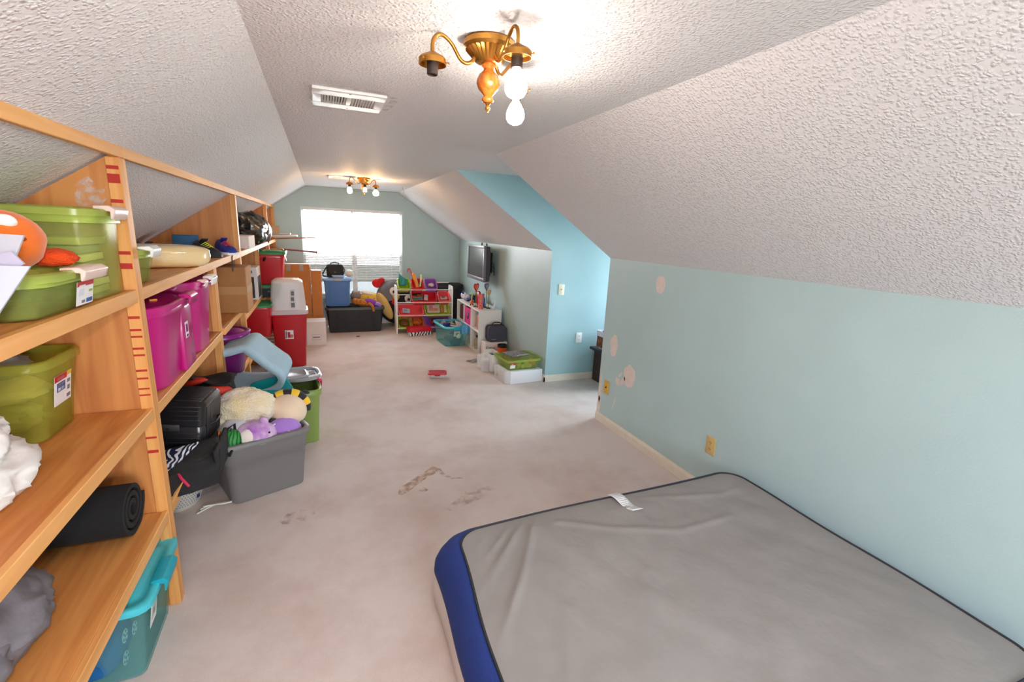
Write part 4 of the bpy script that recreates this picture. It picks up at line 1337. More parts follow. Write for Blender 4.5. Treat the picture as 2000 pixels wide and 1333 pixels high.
for i in range(9):
    for j in range(22):
        a = R(-150 + 6.2 * j + (3.1 if i % 2 else 0))
        z = 0.032 + 0.0135 * i
        q = 0.118 + 0.16 * min(0.07, max(0, z - 0.02)) + 0.0025
        q = 0.115 + (0.132 - 0.115) * (z - 0.012) / 0.048 if z < 0.06 else 0.132 + 0.008 * (z - 0.06) / 0.07
        M = Matrix.Translation((q * math.cos(a), q * math.sin(a), z)) @ Matrix.Rotation(a, 4, 'Z') @ Matrix.Rotation(R(90), 4, 'Y')
        mb.lathe([(0, -0.001), (0.0032, -0.001), (0.0032, 0.0006), (0, 0.0006)], 6, M)
g_ = mb.build('vent_holes', M_lgrey, t, 0)
g_['kind'] = 'stuff'
MB().cbox((0.134 * math.cos(R(-25)), 0.134 * math.sin(R(-25)), 0.06), (0.003, 0.02, 0.02), (0, 8, -25)).build('sticker', mat('navy_sticker', C(30, 60, 110), 0.5), t, 0, label='blue sticker')
mb = MB()
for k in range(3):
    pts = []
    for i in range(26):
        u = i / 25
        pts.append((-0.70 + 0.30 * u + 0.01 * k, 2.74 + 0.16 * u + 0.03 * math.sin(u * PI * 2 + k * 0.9) + 0.012 * k, 0.006 + 0.003 * k))
    mb.tube(pts, 0.0045, 6)
mb.cbox((-0.50, 2.93, 0.012), (0.05, 0.02, 0.016), (0, 0, 20))
o = mb.build('power_cord', M_off, None, 60)
tag(o, 'bunched white power cord on the carpet beside the perforated appliance', 'cord')
#@@PART3_END

# ------------------------------------------------------------------ grey tote of plush toys
GC = Vector((-0.419, 3.035, 0))
GR = 22.8
t = thing('storage_bin', 'large open grey tote full of plush toys on the carpet', 'bin', GC, GR)
tote(t, 0.50, 0.50, 0.38, P_grey, 0.87, 0.05, 0.018, 0.03, wall=0.008, rib_step=0.66)
def gl(x, y, z):
    a = R(GR)
    return (GC.x + x * math.cos(a) - y * math.sin(a), GC.y + x * math.sin(a) + y * math.cos(a), z)
M_cream = mat('cream_shaggy_plush', C(246, 236, 222), 1.0, col2=C(242, 222, 172), vscale=7, bump=0.9, bscale=110, bdist=0.012, sheen=0.3)
M_felt = mat('peach_plush', C(232, 208, 178), 0.95, var=0.03, sheen=0.3)
M_bkp = mat('black_plush', C(38, 36, 38), 0.95, sheen=0.2)
M_yp = mat('yellow_plush', C(236, 192, 50), 0.95, sheen=0.2)
t = thing('plush_toy', 'fuzzy cream plush lying on top of the grey tote pile', 'plush toy', gl(-0.03, 0.02, 0.355))
MB().blob((0, 0, 0.14), (0.165, 0.13, 0.115), (0, 8, 10), 48, 32, 0.12, 2.0, 101, fold=0.05, ff=9).build('body', M_cream, t, 70)
MB().blob((-0.150, -0.075, 0.075), (0.052, 0.05, 0.048), (0, 0, 0), 26, 18, 0.1, 4, 102, fold=0.08, ff=7).build('paw', M_cream, t, 70)
MB().cbox((0.135, -0.12, 0.045), (0.05, 0.004, 0.022), (15, -20, 10)).build('tag', M_label, t, 0, label='white cloth tag')
t = thing('plush_toy', 'peach faced plush with black and yellow striped back at the tote rim', 'plush toy', gl(0.185, -0.03, 0.345))
q = MB().blob((0, 0, 0.095), (0.110, 0.115, 0.100), (0, 25, 10), 28, 18, 0.03, 2, 103)
q.build('body', M_felt, t, 70)
for k in range(9):
    arc = [R(-14 + 23 * k + 23 * i / 4) for i in range(5)]
    MB().tube([(0.098 * math.cos(a), 0.035, 0.098 + 0.088 * math.sin(a)) for a in arc], 0.036, 12).build('stripe', M_bkp if k % 2 == 0 else M_yp, t, 60)
MB().blob((-0.062, -0.086, 0.045), (0.044, 0.030, 0.026), (0, 40, 20), 14, 10).build('wing', M_bkp, t, 70, label='black felt patch')
MB().blob((0.035, -0.090, 0.018), (0.034, 0.026, 0.018), (0, 10, 0), 14, 10).build('foot', M_bkp, t, 70, label='black felt foot')
MB().blob((-0.015, -0.100, 0.045), (0.050, 0.032, 0.030), (0, 30, 0), 14, 10).build('muzzle', M_felt, t, 70)
MB().blob((0.105, 0.05, 0.185), (0.026, 0.014, 0.012), (0, 20, 0), 12, 8).build('antenna', M_bkp, t, 70)
t = thing('plush_toy', 'purple and white tie-dye plush with a white belly in the grey tote', 'plush toy', gl(-0.045, -0.165, 0.308))
M_tie = mat('tie_dye_plush', C(226, 196, 224), 0.95, col2=C(166, 104, 190), vscale=11, sheen=0.3)
MB().blob((0, 0, 0.075), (0.11, 0.075, 0.082), (0, 10, 12), 28, 18, 0.05, 2, 105).build('body', M_tie, t, 70)
MB().blob((-0.030, -0.044, 0.075), (0.058, 0.036, 0.062), (0, 10, 12), 22, 16).build('belly', mat('white_plush', C(236, 224, 216), 0.95, sheen=0.3), t, 70, label='white belly patch')
MB().blob((0.075, -0.058, 0.105), (0.006, 0.004, 0.006)).build('eye', M_bkp, t, 70)
MB().blob((0.045, 0.0, 0.155), (0.025, 0.014, 0.022), (0, 30, 0), 14, 10).build('ear', M_tie, t, 70)
t = thing('plush_toy', 'plain lavender purple plush with a small square tag in the tote', 'plush toy', gl(0.125, -0.125, 0.25))
M_lav = mat('lavender_plush', C(170, 126, 212), 0.95, var=0.04, sheen=0.3)
MB().blob((0, 0, 0.09), (0.105, 0.09, 0.09), (0, 12, 0), 26, 16, 0.06, 2, 106).build('body', M_lav, t, 70)
MB().cbox((0.03, -0.083, 0.115), (0.022, 0.003, 0.022), (-30, 30, 0)).build('tag', M_label, t, 0, label='white square tag')
t = thing('plush_toy', 'green watermelon ball plush at the left end of the grey tote', 'plush toy', gl(-0.172, -0.165, 0.312))
MB().blob((0, 0, 0.075), (0.062, 0.060, 0.060), nu=24, nv=16).build('body', zebra('watermelon_stripes', C(20, 74, 34), C(44, 152, 62), 6.0, 7.0, (3, 3, 1.4), 0.35), t, 70)
MB().tube([(0, -0.01, 0.135), (0.005, -0.012, 0.15)], 0.004, 6).build('stem', M_bkp, t)
t = thing('plush_toy', 'pale grey plush tucked under the cream plush in the tote', 'plush toy', gl(-0.13, -0.075, 0.33))
MB().blob((0, 0, 0.075), (0.085, 0.07, 0.065), (0, 0, 0), 22, 14, 0.06, 2, 108).build('body', mat('pale_grey_plush', C(198, 196, 206), 0.95, sheen=0.3), t, 70)
t = thing('key_ring', 'small doll keyring hanging off the left rim of the grey tote', 'keyring', gl(-0.243, -0.243, 0.395))
MB().tube([(0.0, 0.02 * math.cos(a), 0.075 + 0.02 * math.sin(a)) for a in [2 * PI * k / 14 for k in range(15)]], 0.003, 6, cap=False).build('ring', mat('orange_cord', C(204, 110, 40), 0.6), t, 60)
MB().blob((0.0, -0.014, 0.048), (0.013, 0.011, 0.018), (0, 20, 0), 14, 10).build('doll_head', mat('doll_skin', C(236, 206, 186), 0.6), t, 70)
MB().blob((-0.004, -0.016, 0.016), (0.014, 0.012, 0.020), (0, 20, 0), 14, 10).build('doll_body', mat('doll_red', C(170, 30, 54), 0.6), t, 70, label='dark red body')
MB().tube([(0.012, -0.016, 0.03), (0.020, -0.018, -0.03), (0.018, -0.02, -0.055)], 0.003, 6).build('cord', mat('orange_cord', C(204, 110, 40), 0.6), t, 60)

# ------------------------------------------------------------------ lime tote, lids, foam
t = thing('storage_bin', 'lime green tote behind the grey tote with a pink end latch', 'bin', (-0.205, 3.70, 0.0), 6)
tote(t, 0.29, 0.50, 0.42, P_lime, 0.86, 0.05, 0.014, 0.045)
latch(t, (0.147, -0.02, 0.425), (0.02, 0.13, 0.055), mat('raspberry_clip', C(208, 40, 96), 0.35))
t = thing('bin_lid', 'light blue lid under the grey lid on the lime tote', 'lid', (-0.178, 3.86, 0.421), 8, None)
MB().loft([rr(0.12, 0.15, 0.06, 0.0), rr(0.13, 0.16, 0.07, 0.012), rr(0.13, 0.16, 0.07, 0.02), rr(0.12, 0.15, 0.06, 0.022)]).build('lid_plate', mat('pale_blue_lid', C(170, 214, 232), 0.3), t, 50)
t = thing('bin_lid', 'grey lid with a raised panel lying on the lime tote', 'lid', (-0.190, 3.76, 0.444), 8)
M_gl = mat('grey_lid_plastic', C(150, 148, 152), 0.35)
MB().loft([rr(0.125, 0.145, 0.10, 0.0, 8), rr(0.138, 0.158, 0.11, 0.006, 8), rr(0.138, 0.158, 0.11, 0.03, 8), rr(0.132, 0.152, 0.105, 0.033, 8), rr(0.12, 0.14, 0.095, 0.03, 8), rr(0.115, 0.135, 0.09, 0.018, 8)]).build('lid_plate', M_gl, t, 40)
MB().loft([rr(0.085, 0.095, 0.03, 0.016, cx=-0.03), rr(0.08, 0.09, 0.03, 0.03, cx=-0.03), rr(0.07, 0.08, 0.025, 0.032, cx=-0.03), rr(0.065, 0.075, 0.02, 0.028, cx=-0.03)]).build('raised_panel', M_gl, t, 40)
for y in (-0.02, 0.015):
    MB().box(0.065, 0.108, y, y + 0.012, 0.017, 0.026).build('rib', M_gl, t, 30, 0.003)
t = thing('bin_lid', 'teal lid standing between the grey tote and lime tote', 'lid', (-0.325, 3.41, 0.40), 0, rot=(R(22), R(-6), R(20)))
MB().loft([rr(0.115, 0.10, 0.05, 0.0), rr(0.125, 0.11, 0.055, 0.004), rr(0.125, 0.11, 0.055, 0.012), rr(0.118, 0.103, 0.05, 0.014), rr(0.112, 0.097, 0.048, 0.009)], M=Matrix.Translation((0, 0.11, 0))).build('lid_plate', mat('teal_solid_lid', C(22, 160, 164), 0.35), t, 50)
prof = [(-0.628, 0.03), (-0.50, 0.0), (-0.36, 0.005), (-0.29, 0.04), (-0.262, 0.10), (-0.275, 0.16), (-0.31, 0.20), (-0.37, 0.265), (-0.44, 0.345), (-0.48, 0.375), (-0.56, 0.352), (-0.632, 0.335)]
pts = []
for i in range(len(prof) - 1):
    for k in range(6):
        u = k / 6
        p0, p1, p2, p3 = prof[max(i - 1, 0)], prof[i], prof[i + 1], prof[min(i + 2, len(prof) - 1)]
        f = lambda c: 0.5 * (2 * p1[c] + (p2[c] - p0[c]) * u + (2 * p0[c] - 5 * p1[c] + 4 * p2[c] - p3[c]) * u * u + (3 * p1[c] - p0[c] - 3 * p2[c] + p3[c]) * u ** 3)
        pts.append((f(0), f(1)))
pts.append(prof[-1])
def foam(i, j):
    p = pts[min(len(pts) - 1, int(round(i * (len(pts) - 1))))]
    return (p[0] + 0.02 * j, 0.52 * j + 0.015 * math.sin(i * 8), (p[1] * 0.86) - 0.02 * j)
o = MB().grid(foam, len(pts) - 1, 6).build('foam_pad', mat('pale_blue_foam', C(166, 194, 208), 0.95, var=0.03, vscale=30, bump=0.3, bscale=140), None, 50, thick=0.045)
tag(o, 'thick pale blue foam pad folded over on itself beside the shelves', 'foam pad', loc=(-0.035, 3.47, 0.425))

# ------------------------------------------------------------------ tall red bin with a frosted bin turned over on it
t = thing('trash_bin', 'tall red bin standing on the carpet with a paper sticker', 'bin', (-0.362, 5.72, 0.0), 3)
MB().loft([rr(0.135, 0.125, 0.03, 0.0, 2), rr(0.145, 0.135, 0.03, 0.01, 2), rr(0.178, 0.165, 0.035, 0.60, 2), rr(0.172, 0.159, 0.035, 0.60, 2), rr(0.14, 0.13, 0.03, 0.02, 2)]).build('tub', P_redp, t, 40)
sticker(t, Matrix.Translation((-0.01, -0.157, 0.38)) @ Matrix.Rotation(R(3), 4, 'X'), 0.085, 0.10, [(0.3, 0.6, 0.15, 0.8, P_redp), (0.05, 0.22, 0.1, 0.9, M_lgrey), (0.6, 0.95, 0.15, 0.5, mat('label_rose', C(206, 120, 124), 0.6))], label='product sticker with red picture')
t = thing('storage_bin', 'frosted clear bin turned upside down on the tall red bin', 'bin', (-0.362, 5.72, 0.605), 3)
MB().loft([rr(0.192, 0.178, 0.06, 0.0, 3), rr(0.196, 0.182, 0.06, 0.012, 3), rr(0.196, 0.182, 0.06, 0.045, 3), rr(0.178, 0.165, 0.055, 0.05, 3), rr(0.165, 0.152, 0.05, 0.26, 3), rr(0.155, 0.142, 0.05, 0.35, 3), rr(0.12, 0.11, 0.05, 0.375, 3)], False, True).build('tub', P_frost, t, 40)
sticker(t, Matrix.Translation((0.045, -0.163, 0.17)) @ Matrix.Rotation(R(-3.5), 4, 'X'), 0.045, 0.20, [(0.1, 0.9, 0.05, 0.3, M_lgrey), (0.1, 0.8, 0.4, 0.6, M_lgrey), (0.2, 0.9, 0.7, 0.92, M_lgrey)], mat('silver_label', C(200, 200, 196), 0.5), label='long printed paper strip')

# ------------------------------------------------------------------ purple tub, red totes and boxes in the far bays
t = thing('storage_bin', 'round purple tub jutting from the low shelf beyond the brown carton', 'bin', (-0.76, 4.02, 0.4455), 0)
tote(t, 0.44, 0.36, 0.31, P_pur, 0.80, 0.17, 0.016, 0.03, n=8)
lid(t, 0.45, 0.37, 0.314, P_pur, 0.18, 0.018, 0.0, n=8)
t = thing('storage_bin', 'lower red tote with green lid jutting out beside the tall red bin', 'bin', (-0.650, 5.555, 0.401), 0)
tote(t, 0.29, 0.37, 0.325, P_redp, 0.86, 0.04, 0.012, 0.03)
lid(t, 0.30, 0.38, 0.33, P_gre, 0.05, 0.026, 0.001)
t = thing('storage_bin', 'low dark green bin with green lid between the two red totes', 'bin', (-0.605, 6.03, 0.751), 0)
tote(t, 0.36, 0.38, 0.128, P_dgre, 0.94, 0.04, 0.012, 0.03)
lid(t, 0.37, 0.39, 0.132, P_gre, 0.05, 0.03, 0.002)
sticker(t, Matrix.Translation((0.05, -0.174, 0.075)), 0.05, 0.04, [(0.1, 0.9, 0.2, 0.6, M_lgrey)], M_dark)
t = thing('storage_bin', 'upper red tote with red and green lid on top of the stack', 'bin', (-0.548, 6.02, 0.897), 0)
tote(t, 0.34, 0.40, 0.35, P_redp, 0.80, 0.04, 0.012, 0.05)
lid(t, 0.36, 0.42, 0.355, P_gre, 0.05, 0.03, 0.002)
MB().box(-0.13, 0.13, -0.16, 0.16, 0.358, 0.3615).build('lid_print', mat('holiday_print', C(206, 90, 96), 0.5, col2=C(220, 206, 200), vscale=14), t, 0, label='red and white printed lid top')
t = thing('plastic_film', 'crumpled black plastic film stuck to the upright beside the red tote', 'plastic film', (-0.58, 5.84, 1.19))
MB().blob((0, 0, 0), (0.015, 0.02, 0.04), (10, 20, 0), 14, 10, 0.4, 4, 120).build('film', mat('black_gloss', C(30, 26, 28), 0.2), t, 60)
t = thing('printed_box', 'tall white box with black print leaning beside the brown carton', 'box', (-0.71, 5.45, 0.8015), 0)
MB().box(-0.11, 0.10, -0.10, 0.18, 0, 0.33).build('carton', mat('white_gloss_card', C(222, 220, 218), 0.5), t, 30, 0.003, 1)
MB().box(-0.08, 0.07, -0.1012, -0.10, 0.02, 0.235).build('print_block', M_ink, t, 0)
MB().lathe([(0, 0), (0.018, 0), (0.018, 0.001), (0, 0.001)], 16, Matrix.Translation((0.04, -0.10, 0.285)) @ Matrix.Rotation(R(90), 4, 'X')).build('print_block', M_ink, t, 0)
MB().box(0.1, 0.1012, -0.08, 0.16, 0.02, 0.235).build('print_block', M_ink, t, 0)
t = carton('white paper-wrapped box on the top shelf under the black bag', (-0.70, 5.10, 1.3375), (0.20, 0.42, 0.115), M_cardW, 0)
t = thing('garbage_bag', 'shiny black garbage bag stuffed full on the far top shelf', 'bag', (-0.725, 5.92, 1.3375))
MB().blob((0, 0, 0.165), (0.19, 0.46, 0.175), (0, 6, 0), 48, 30, 0.12, 2.4, 131, flat=0, fold=0.16, ff=3.0).build('bag', mat('black_poly_film', C(26, 24, 24), 0.34, bump=0.4, bscale=24, bdist=0.015, coat=0.3), t, 60)
MB().grid(lambda i, j: (0.15 + 0.04 * math.sin(i * PI) + 0.015 * math.sin(j * 9), -0.02 + 0.35 * j, 0.05 + 0.24 * i - 0.05 * j * j), 12, 8).build('brown_jacket', mat('brown_poly', C(92, 62, 36), 0.3, var=0.2, vscale=10), t, 60, thick=0.008, label='brown film fold')
t = carton('tan carton lying on boards at the far end of the top shelf', (-0.70, 7.42, 1.43), (0.36, 0.26, 0.10), mat('tan_card', C(196, 164, 132), 0.8), 4)
for k, (lb, c, d, m_, ry) in enumerate([('white shelf board in the stack at the far end of the top shelf', (-0.60, 7.42, 1.395), (0.60, 0.24, 0.018), M_white, -2),
                                  ('grey shelf board in the stack at the far end of the top shelf', (-0.66, 7.44, 1.418), (0.55, 0.22, 0.018), mat('grey_laminate', C(180, 178, 180), 0.4), -2),
                                  ('long thin brown board poking out from the far top shelf', (-0.40, 7.36, 1.368), (0.72, 0.10, 0.014), mat('walnut_board', C(150, 88, 52), 0.5, var=0.1), -4)]):
    o = MB().cbox((0, 0, 0), d).build('board', m_, None, 30, 0.002)
    tag(o, lb, 'board', 'boards on the far top shelf')
    o.location = c
    o.rotation_euler = (0, R(ry), 0)
t = thing('curtain_rod', 'dark red wooden curtain rod poking out below the far top shelf', 'curtain rod', (-0.56, 7.32, 1.225))
M_rod = mat('mahogany_rod', C(120, 44, 36), 0.35)
MB().tube([(-0.45, 0, 0.03), (0.495, 0, -0.038)], 0.011, 10).build('rod', M_rod, t, 60)
MB().lathe([(0, 0), (0.011, 0), (0.018, 0.006), (0.018, 0.012), (0.010, 0.018), (0.0, 0.018)], 12, Matrix.Translation((0.495, 0, -0.038)) @ Matrix.Rotation(R(94), 4, 'Y')).build('finial', M_rod, t, 60)
t = thing('flat_box', 'wide flat orange-brown carton standing on edge with grey tape at its top', 'box', (-0.375, 7.17, 0.0), 0)
MB().box(-0.24, 0.222, -0.08, 0.08, 0, 1.025).build('carton', M_cardO, t, 30, 0.006, 1)
for x in (-0.07, 0.09):
    MB().box(x, x + 0.05, -0.0815, -0.08, 0.94, 1.026).build('tape_strip', M_duct, t, 0)
MB().box(-0.23, 0.21, -0.06, 0.06, 1.026, 1.034).build('paper_edge', M_cardW, t, 0, label='whitish torn top edge')
t = thing('flat_box', 'narrow orange-brown carton standing right of the wide one', 'box', (-0.078, 7.20, 0.0), 0)
MB().box(-0.068, 0.068, -0.10, 0.10, 0, 0.94).build('carton', M_cardO, t, 30, 0.006, 1)
MB().box(-0.06, 0.06, -0.09, 0.09, 0.941, 0.947).build('paper_edge', M_cardW, t, 0, label='whitish torn top edge')
t = carton('brown and white open carton on top of the wide flat carton', (-0.575, 7.15, 1.0355), (0.20, 0.15, 0.20), M_cardO, 0)
MB().grid(lambda i, j: (0.102 + 0.03 * i, -0.07 + 0.14 * j, 0.19 - 0.16 * i), 4, 4).build('open_flap', M_cardW, t, 30, thick=0.004, label='white inner flap')
t = carton('white carton with a printed black text line standing before the flat cartons', (-0.104, 6.70, 0.0), (0.245, 0.28, 0.322), M_cardW, 0)
MB().box(-0.055, 0.055, -0.1408, -0.14, 0.075, 0.078).build('print_frame', M_lgrey, t, 0)
for (a, b, c, d) in ((-0.055, 0.055, 0.15, 0.152), (-0.055, -0.053, 0.075, 0.152), (0.053, 0.055, 0.075, 0.152)):
    MB().box(a, b, -0.1408, -0.14, c, d).build('print_frame', M_lgrey, t, 0)
wv = [0.010, 0.008, 0.011, 0.009, 0.012, 0.008, 0.010]
x = -0.043
for k, q in enumerate(wv):
    MB().box(x, x + q, -0.1408, -0.14, 0.105, 0.121).build('print_block', M_ink, t, 0)
    x += q + 0.0025
t = carton('beige carton with lines of small print behind the tall red bin', (-0.62, 6.36, 0.0), (0.26, 0.26, 0.335), mat('beige_card', C(206, 186, 166), 0.8), 0)
for k in range(5):
    MB().box(-0.10, 0.10 - 0.03 * (k % 2), -0.1308, -0.13, 0.10 + 0.04 * k, 0.115 + 0.04 * k).build('print_block', M_lgrey, t, 0)
#@@PART4_END

# ------------------------------------------------------------------ far left of the window: blue tote on black tote
t = thing('storage_bin', 'long low black tote of plush toys on the carpet under the window', 'bin', (0.445, 7.50, 0.0), 0)
tote(t, 0.86, 0.46, 0.385, P_bk, 0.90, 0.05, 0.016, 0.04, ribs=6, rim_m=mat('dark_tote_rim', C(62, 62, 66), 0.4))
t = thing('storage_bin', 'tall blue tote with light blue lid standing on the black tote', 'bin', (0.205, 7.54, 0.386), 0)
tote(t, 0.39, 0.36, 0.405, P_blue, 0.88, 0.04, 0.012, 0.03, ribs=3)
lid(t, 0.41, 0.38, 0.41, P_bluel, 0.05, 0.03, 0.002)
MB().box(-0.06, 0.06, -0.199, -0.186, 0.39, 0.412).build('latch', mat('tan_latch', C(186, 168, 140), 0.4), t, 30, 0.003)
t = thing('camera_bag', 'black padded camera bag with top handle on the blue tote', 'bag', (0.185, 7.56, 0.816), 0)
M_cb = mat('black_cordura', C(36, 35, 37), 0.75, bump=0.2, bscale=200)
MB().loft([rr(0.105, 0.07, 0.02, 0.0), rr(0.118, 0.08, 0.025, 0.02), rr(0.122, 0.082, 0.025, 0.12), rr(0.118, 0.078, 0.03, 0.17), rr(0.10, 0.06, 0.03, 0.187)]).build('body', M_cb, t, 50)
MB().box(-0.085, 0.085, -0.098, -0.078, 0.015, 0.105).build('front_pocket', M_cb, t, 30, 0.012)
MB().cbox((0, -0.099, 0.075), (0.03, 0.002, 0.008)).build('emblem', mat('dull_gold', C(140, 110, 50), 0.4), t, 0)
MB().tube([(-0.06, 0, 0.185), (-0.05, 0, 0.203), (0, 0, 0.210), (0.05, 0, 0.203), (0.06, 0, 0.185)], 0.008, 8).build('handle', M_cb, t, 60)
MB().tube([(-0.12, 0, 0.14), (-0.145, -0.02, 0.10), (-0.175, -0.05, 0.045), (-0.165, -0.08, 0.012), (-0.08, -0.12, 0.008), (0.0, -0.125, 0.008)], 0.009, 8).build('strap', M_cb, t, 60)
MB().tube([(0.12, 0, 0.15), (0.135, -0.01, 0.10), (0.12, -0.03, 0.04)], 0.007, 8).build('strap', M_cb, t, 60)
t = thing('food_container', 'small shallow clear container in front of the camera bag', 'container', (0.225, 7.405, 0.8165), 0)
tote(t, 0.19, 0.06, 0.035, clear('pale_clear_tub', C(216, 226, 244), 0.35, 0.15), 0.9, 0.015, 0.006, 0.01)
t = thing('plush_toy', 'small white and pink plush lying right of the camera bag', 'plush toy', (0.375, 7.52, 0.816), 0)
MB().blob((0.01, 0, 0.055), (0.06, 0.05, 0.055), (0, 0, 0), 20, 14, 0.08, 2, 140).build('body', mat('mint_white_plush', C(228, 232, 220), 0.95), t, 70)
MB().blob((-0.005, -0.05, 0.03), (0.035, 0.025, 0.028), (0, 0, 20), 16, 10).build('face', mat('pink_plush', C(224, 178, 162), 0.9), t, 70, label='pink face')
# plush pile in the black tote
t = thing('plush_toy', 'orange brown giraffe-print plush draped over the black tote', 'plush toy', (0.555, 7.42, 0.355))
M_gir = mat('giraffe_plush', C(206, 128, 46), 0.95, col2=C(150, 82, 26), vscale=42)
MB().blob((0.0, 0, 0.075), (0.155, 0.08, 0.055), (0, 14, 0), 28, 16, 0.1, 2.4, 141).build('body', M_gir, t, 70)
MB().blob((-0.10, -0.04, 0.105), (0.055, 0.05, 0.05), (0, 20, 0), 20, 12, 0.1, 3, 142).build('head', M_gir, t, 70)
MB().tube([(0.10, -0.07, 0.065), (0.13, -0.13, 0.05), (0.14, -0.165, 0.03), (0.145, -0.17, 0.0), (0.15, -0.17, -0.03)], [0.03, 0.024, 0.02, 0.019, 0.016], 10).build('leg', M_gir, t, 70)
MB().blob((-0.02, -0.05, 0.12), (0.02, 0.014, 0.012)).build('ear', M_gir, t, 70)
t = thing('plush_toy', 'plump yellow plush lying behind the giraffe print plush', 'plush toy', (0.69, 7.60, 0.33))
MB().blob((0, 0, 0.14), (0.165, 0.10, 0.105), (0, 12, 0), 28, 18, 0.06, 2, 143).build('body', mat('lemon_plush', C(234, 200, 84), 0.95, sheen=0.3), t, 70)
MB().blob((-0.05, -0.04, 0.235), (0.10, 0.06, 0.03), (0, 14, 0), 20, 12).build('hood', mat('ivory_plush', C(238, 226, 206), 0.95), t, 70, label='ivory top')
for x in (-0.04, 0.05):
    MB().blob((x, -0.098, 0.165 - 0.2 * x), (0.007, 0.005, 0.007)).build('eye', M_bkp, t, 70)
t = thing('plush_toy', 'grey-brown cat plush between the blue tote and yellow plush', 'plush toy', (0.48, 7.60, 0.36))
M_tp = mat('taupe_plush', C(150, 128, 116), 0.95)
MB().blob((0, 0, 0.155), (0.085, 0.07, 0.065), (0, 0, 0), 24, 16, 0.05, 2, 144).build('head', M_tp, t, 70)
for x in (-0.045, 0.045):
    MB().lathe([(0.022, 0), (0.012, 0.025), (0, 0.04)], 10, Matrix.Translation((x, 0, 0.20)), cap0=False).build('ear', M_tp, t, 60)
t = thing('plush_toy', 'violet plush with lavender edge at the right end of the black tote', 'plush toy', (0.69, 7.40, 0.345))
MB().blob((0, 0.0, 0.09), (0.105, 0.06, 0.055), (0, 18, 0), 24, 14, 0.05, 2, 145).build('body', mat('violet_plush', C(140, 62, 166), 0.9), t, 70)
MB().blob((0.09, -0.02, 0.06), (0.06, 0.05, 0.04), (0, 20, 0), 20, 12, 0.1, 3, 146).build('wing', M_lav, t, 70, label='lavender wing')
MB().blob((0.07, -0.05, 0.035), (0.045, 0.03, 0.025), (0, 15, 0), 16, 10).build('foot', mat('cobalt_plush', C(34, 50, 150), 0.9), t, 70, label='cobalt blue foot')
# big bird plush
t = thing('plush_toy', 'huge round grey and black bird plush with tan wing behind the bin rack', 'plush toy', (1.09, 7.675, 0.0), 0)
bm_grey, bm_blk = mat('grey_plush', C(112, 110, 114), 0.95), mat('charcoal_plush', C(34, 33, 36), 0.95)
q = MB()
v0 = len(q.v)
q.blob((0, 0, 0.40), (0.30, 0.235, 0.37), (0, -18, 0), 40, 28, 0.02, 2, 150)
for k, f in enumerate(q.f):
    c = sum((Vector(q.v[i]) for i in f), Vector()) / len(f)
    q.mi[k] = 0 if (c.z - 0.9 * c.x) > 0.56 else 1
q.build('body', [bm_grey, bm_blk], t, 70)
MB().blob((-0.19, -0.17, 0.36), (0.088, 0.045, 0.235), (12, -24, -30), 24, 18).build('wing', mat('tan_plush', C(222, 184, 110), 0.95, var=0.03), t, 70, label='tan oval wing')
for x, z in ((-0.06, 0.60), (0.17, 0.475)):
    e = MB().blob((x, -0.222 + 0.1 * abs(x), z), (0.058, 0.02, 0.066), (0, -18, 0), 20, 14).build('eye', mat('white_felt', C(236, 228, 216), 0.9), t, 70, label='white felt eye')
    MB().blob((x + 0.006, -0.243 + 0.1 * abs(x), z - 0.005), (0.022, 0.008, 0.024), (0, 0, 0), 14, 10).build('pupil', bm_blk, e, 70)
MB().lathe([(0.07, 0), (0.05, 0.04), (0.02, 0.08), (0, 0.09)], 16, Matrix.Translation((-0.02, -0.19, 0.51)) @ Matrix.Rotation(R(100), 4, 'X'), cap0=False).build('beak', mat('beak_yellow', C(226, 190, 60), 0.8), t, 60, label='yellow beak')
MB().blob((-0.05, -0.235, 0.435), (0.042, 0.02, 0.05)).build('wattle', mat('red_felt', C(206, 30, 34), 0.9), t, 70, label='red wattle')
MB().blob((-0.29, -0.02, 0.70), (0.075, 0.03, 0.065), (0, 40, 0), 18, 12).blob((-0.235, -0.02, 0.735), (0.075, 0.03, 0.05), (0, -25, 0), 18, 12).build('crest', mat('red_felt', C(206, 30, 34), 0.9), t, 70, label='red crest')

# ------------------------------------------------------------------ bin rack
RK, RA = Vector((1.012, 7.05, 0)), -2.0
RW, RD, RH = 0.865, 0.26, 0.73
t = thing('toy_rack', 'white wooden toy rack with three rail rows of tilted plastic bins', 'rack', RK, RA)
def side(x0):
    pts = [(0, 0), (RD, 0), (RD, RH * 0.98), (RD - 0.02, RH), (0.03, RH), (0.0, RH - 0.03)]
    vs = [(x0, p[0], p[1]) for p in pts] + [(x0 + 0.02, p[0], p[1]) for p in pts]
    n = len(pts)
    o = MB().add(vs, [tuple(range(n)), tuple(range(2 * n - 1, n - 1, -1))] + [(i, (i + 1) % n, n + (i + 1) % n, n + i) for i in range(n)]).build('side_panel', M_white, t, 30, 0.003, 1)
    return o
side(0.0)
sd = side(RW - 0.02)
MB().lathe([(0, 0), (0.016, 0), (0.016, 0.022), (0, 0.022)], 14, Matrix.Translation((RW - 0.021, 0.10, RH - 0.06)) @ Matrix.Rotation(R(90), 4, 'Y')).build('hand_hole', M_dark, sd, 0)
rows = [0.675, 0.48, 0.28, 0.085]
for zr in rows:
    MB().tube([(0.02, 0.012, zr), (RW - 0.02, 0.012, zr)], 0.0075, 8).build('rail', M_white, t, 60)
    MB().tube([(0.02, 0.235, zr + 0.09), (RW - 0.02, 0.235, zr + 0.09)], 0.008, 8).build('rail', M_white, t, 60)
def rl(x, y, z):
    a = R(RA)
    return (RK.x + x * math.cos(a) - y * math.sin(a), RK.y + x * math.sin(a) + y * math.cos(a), z)
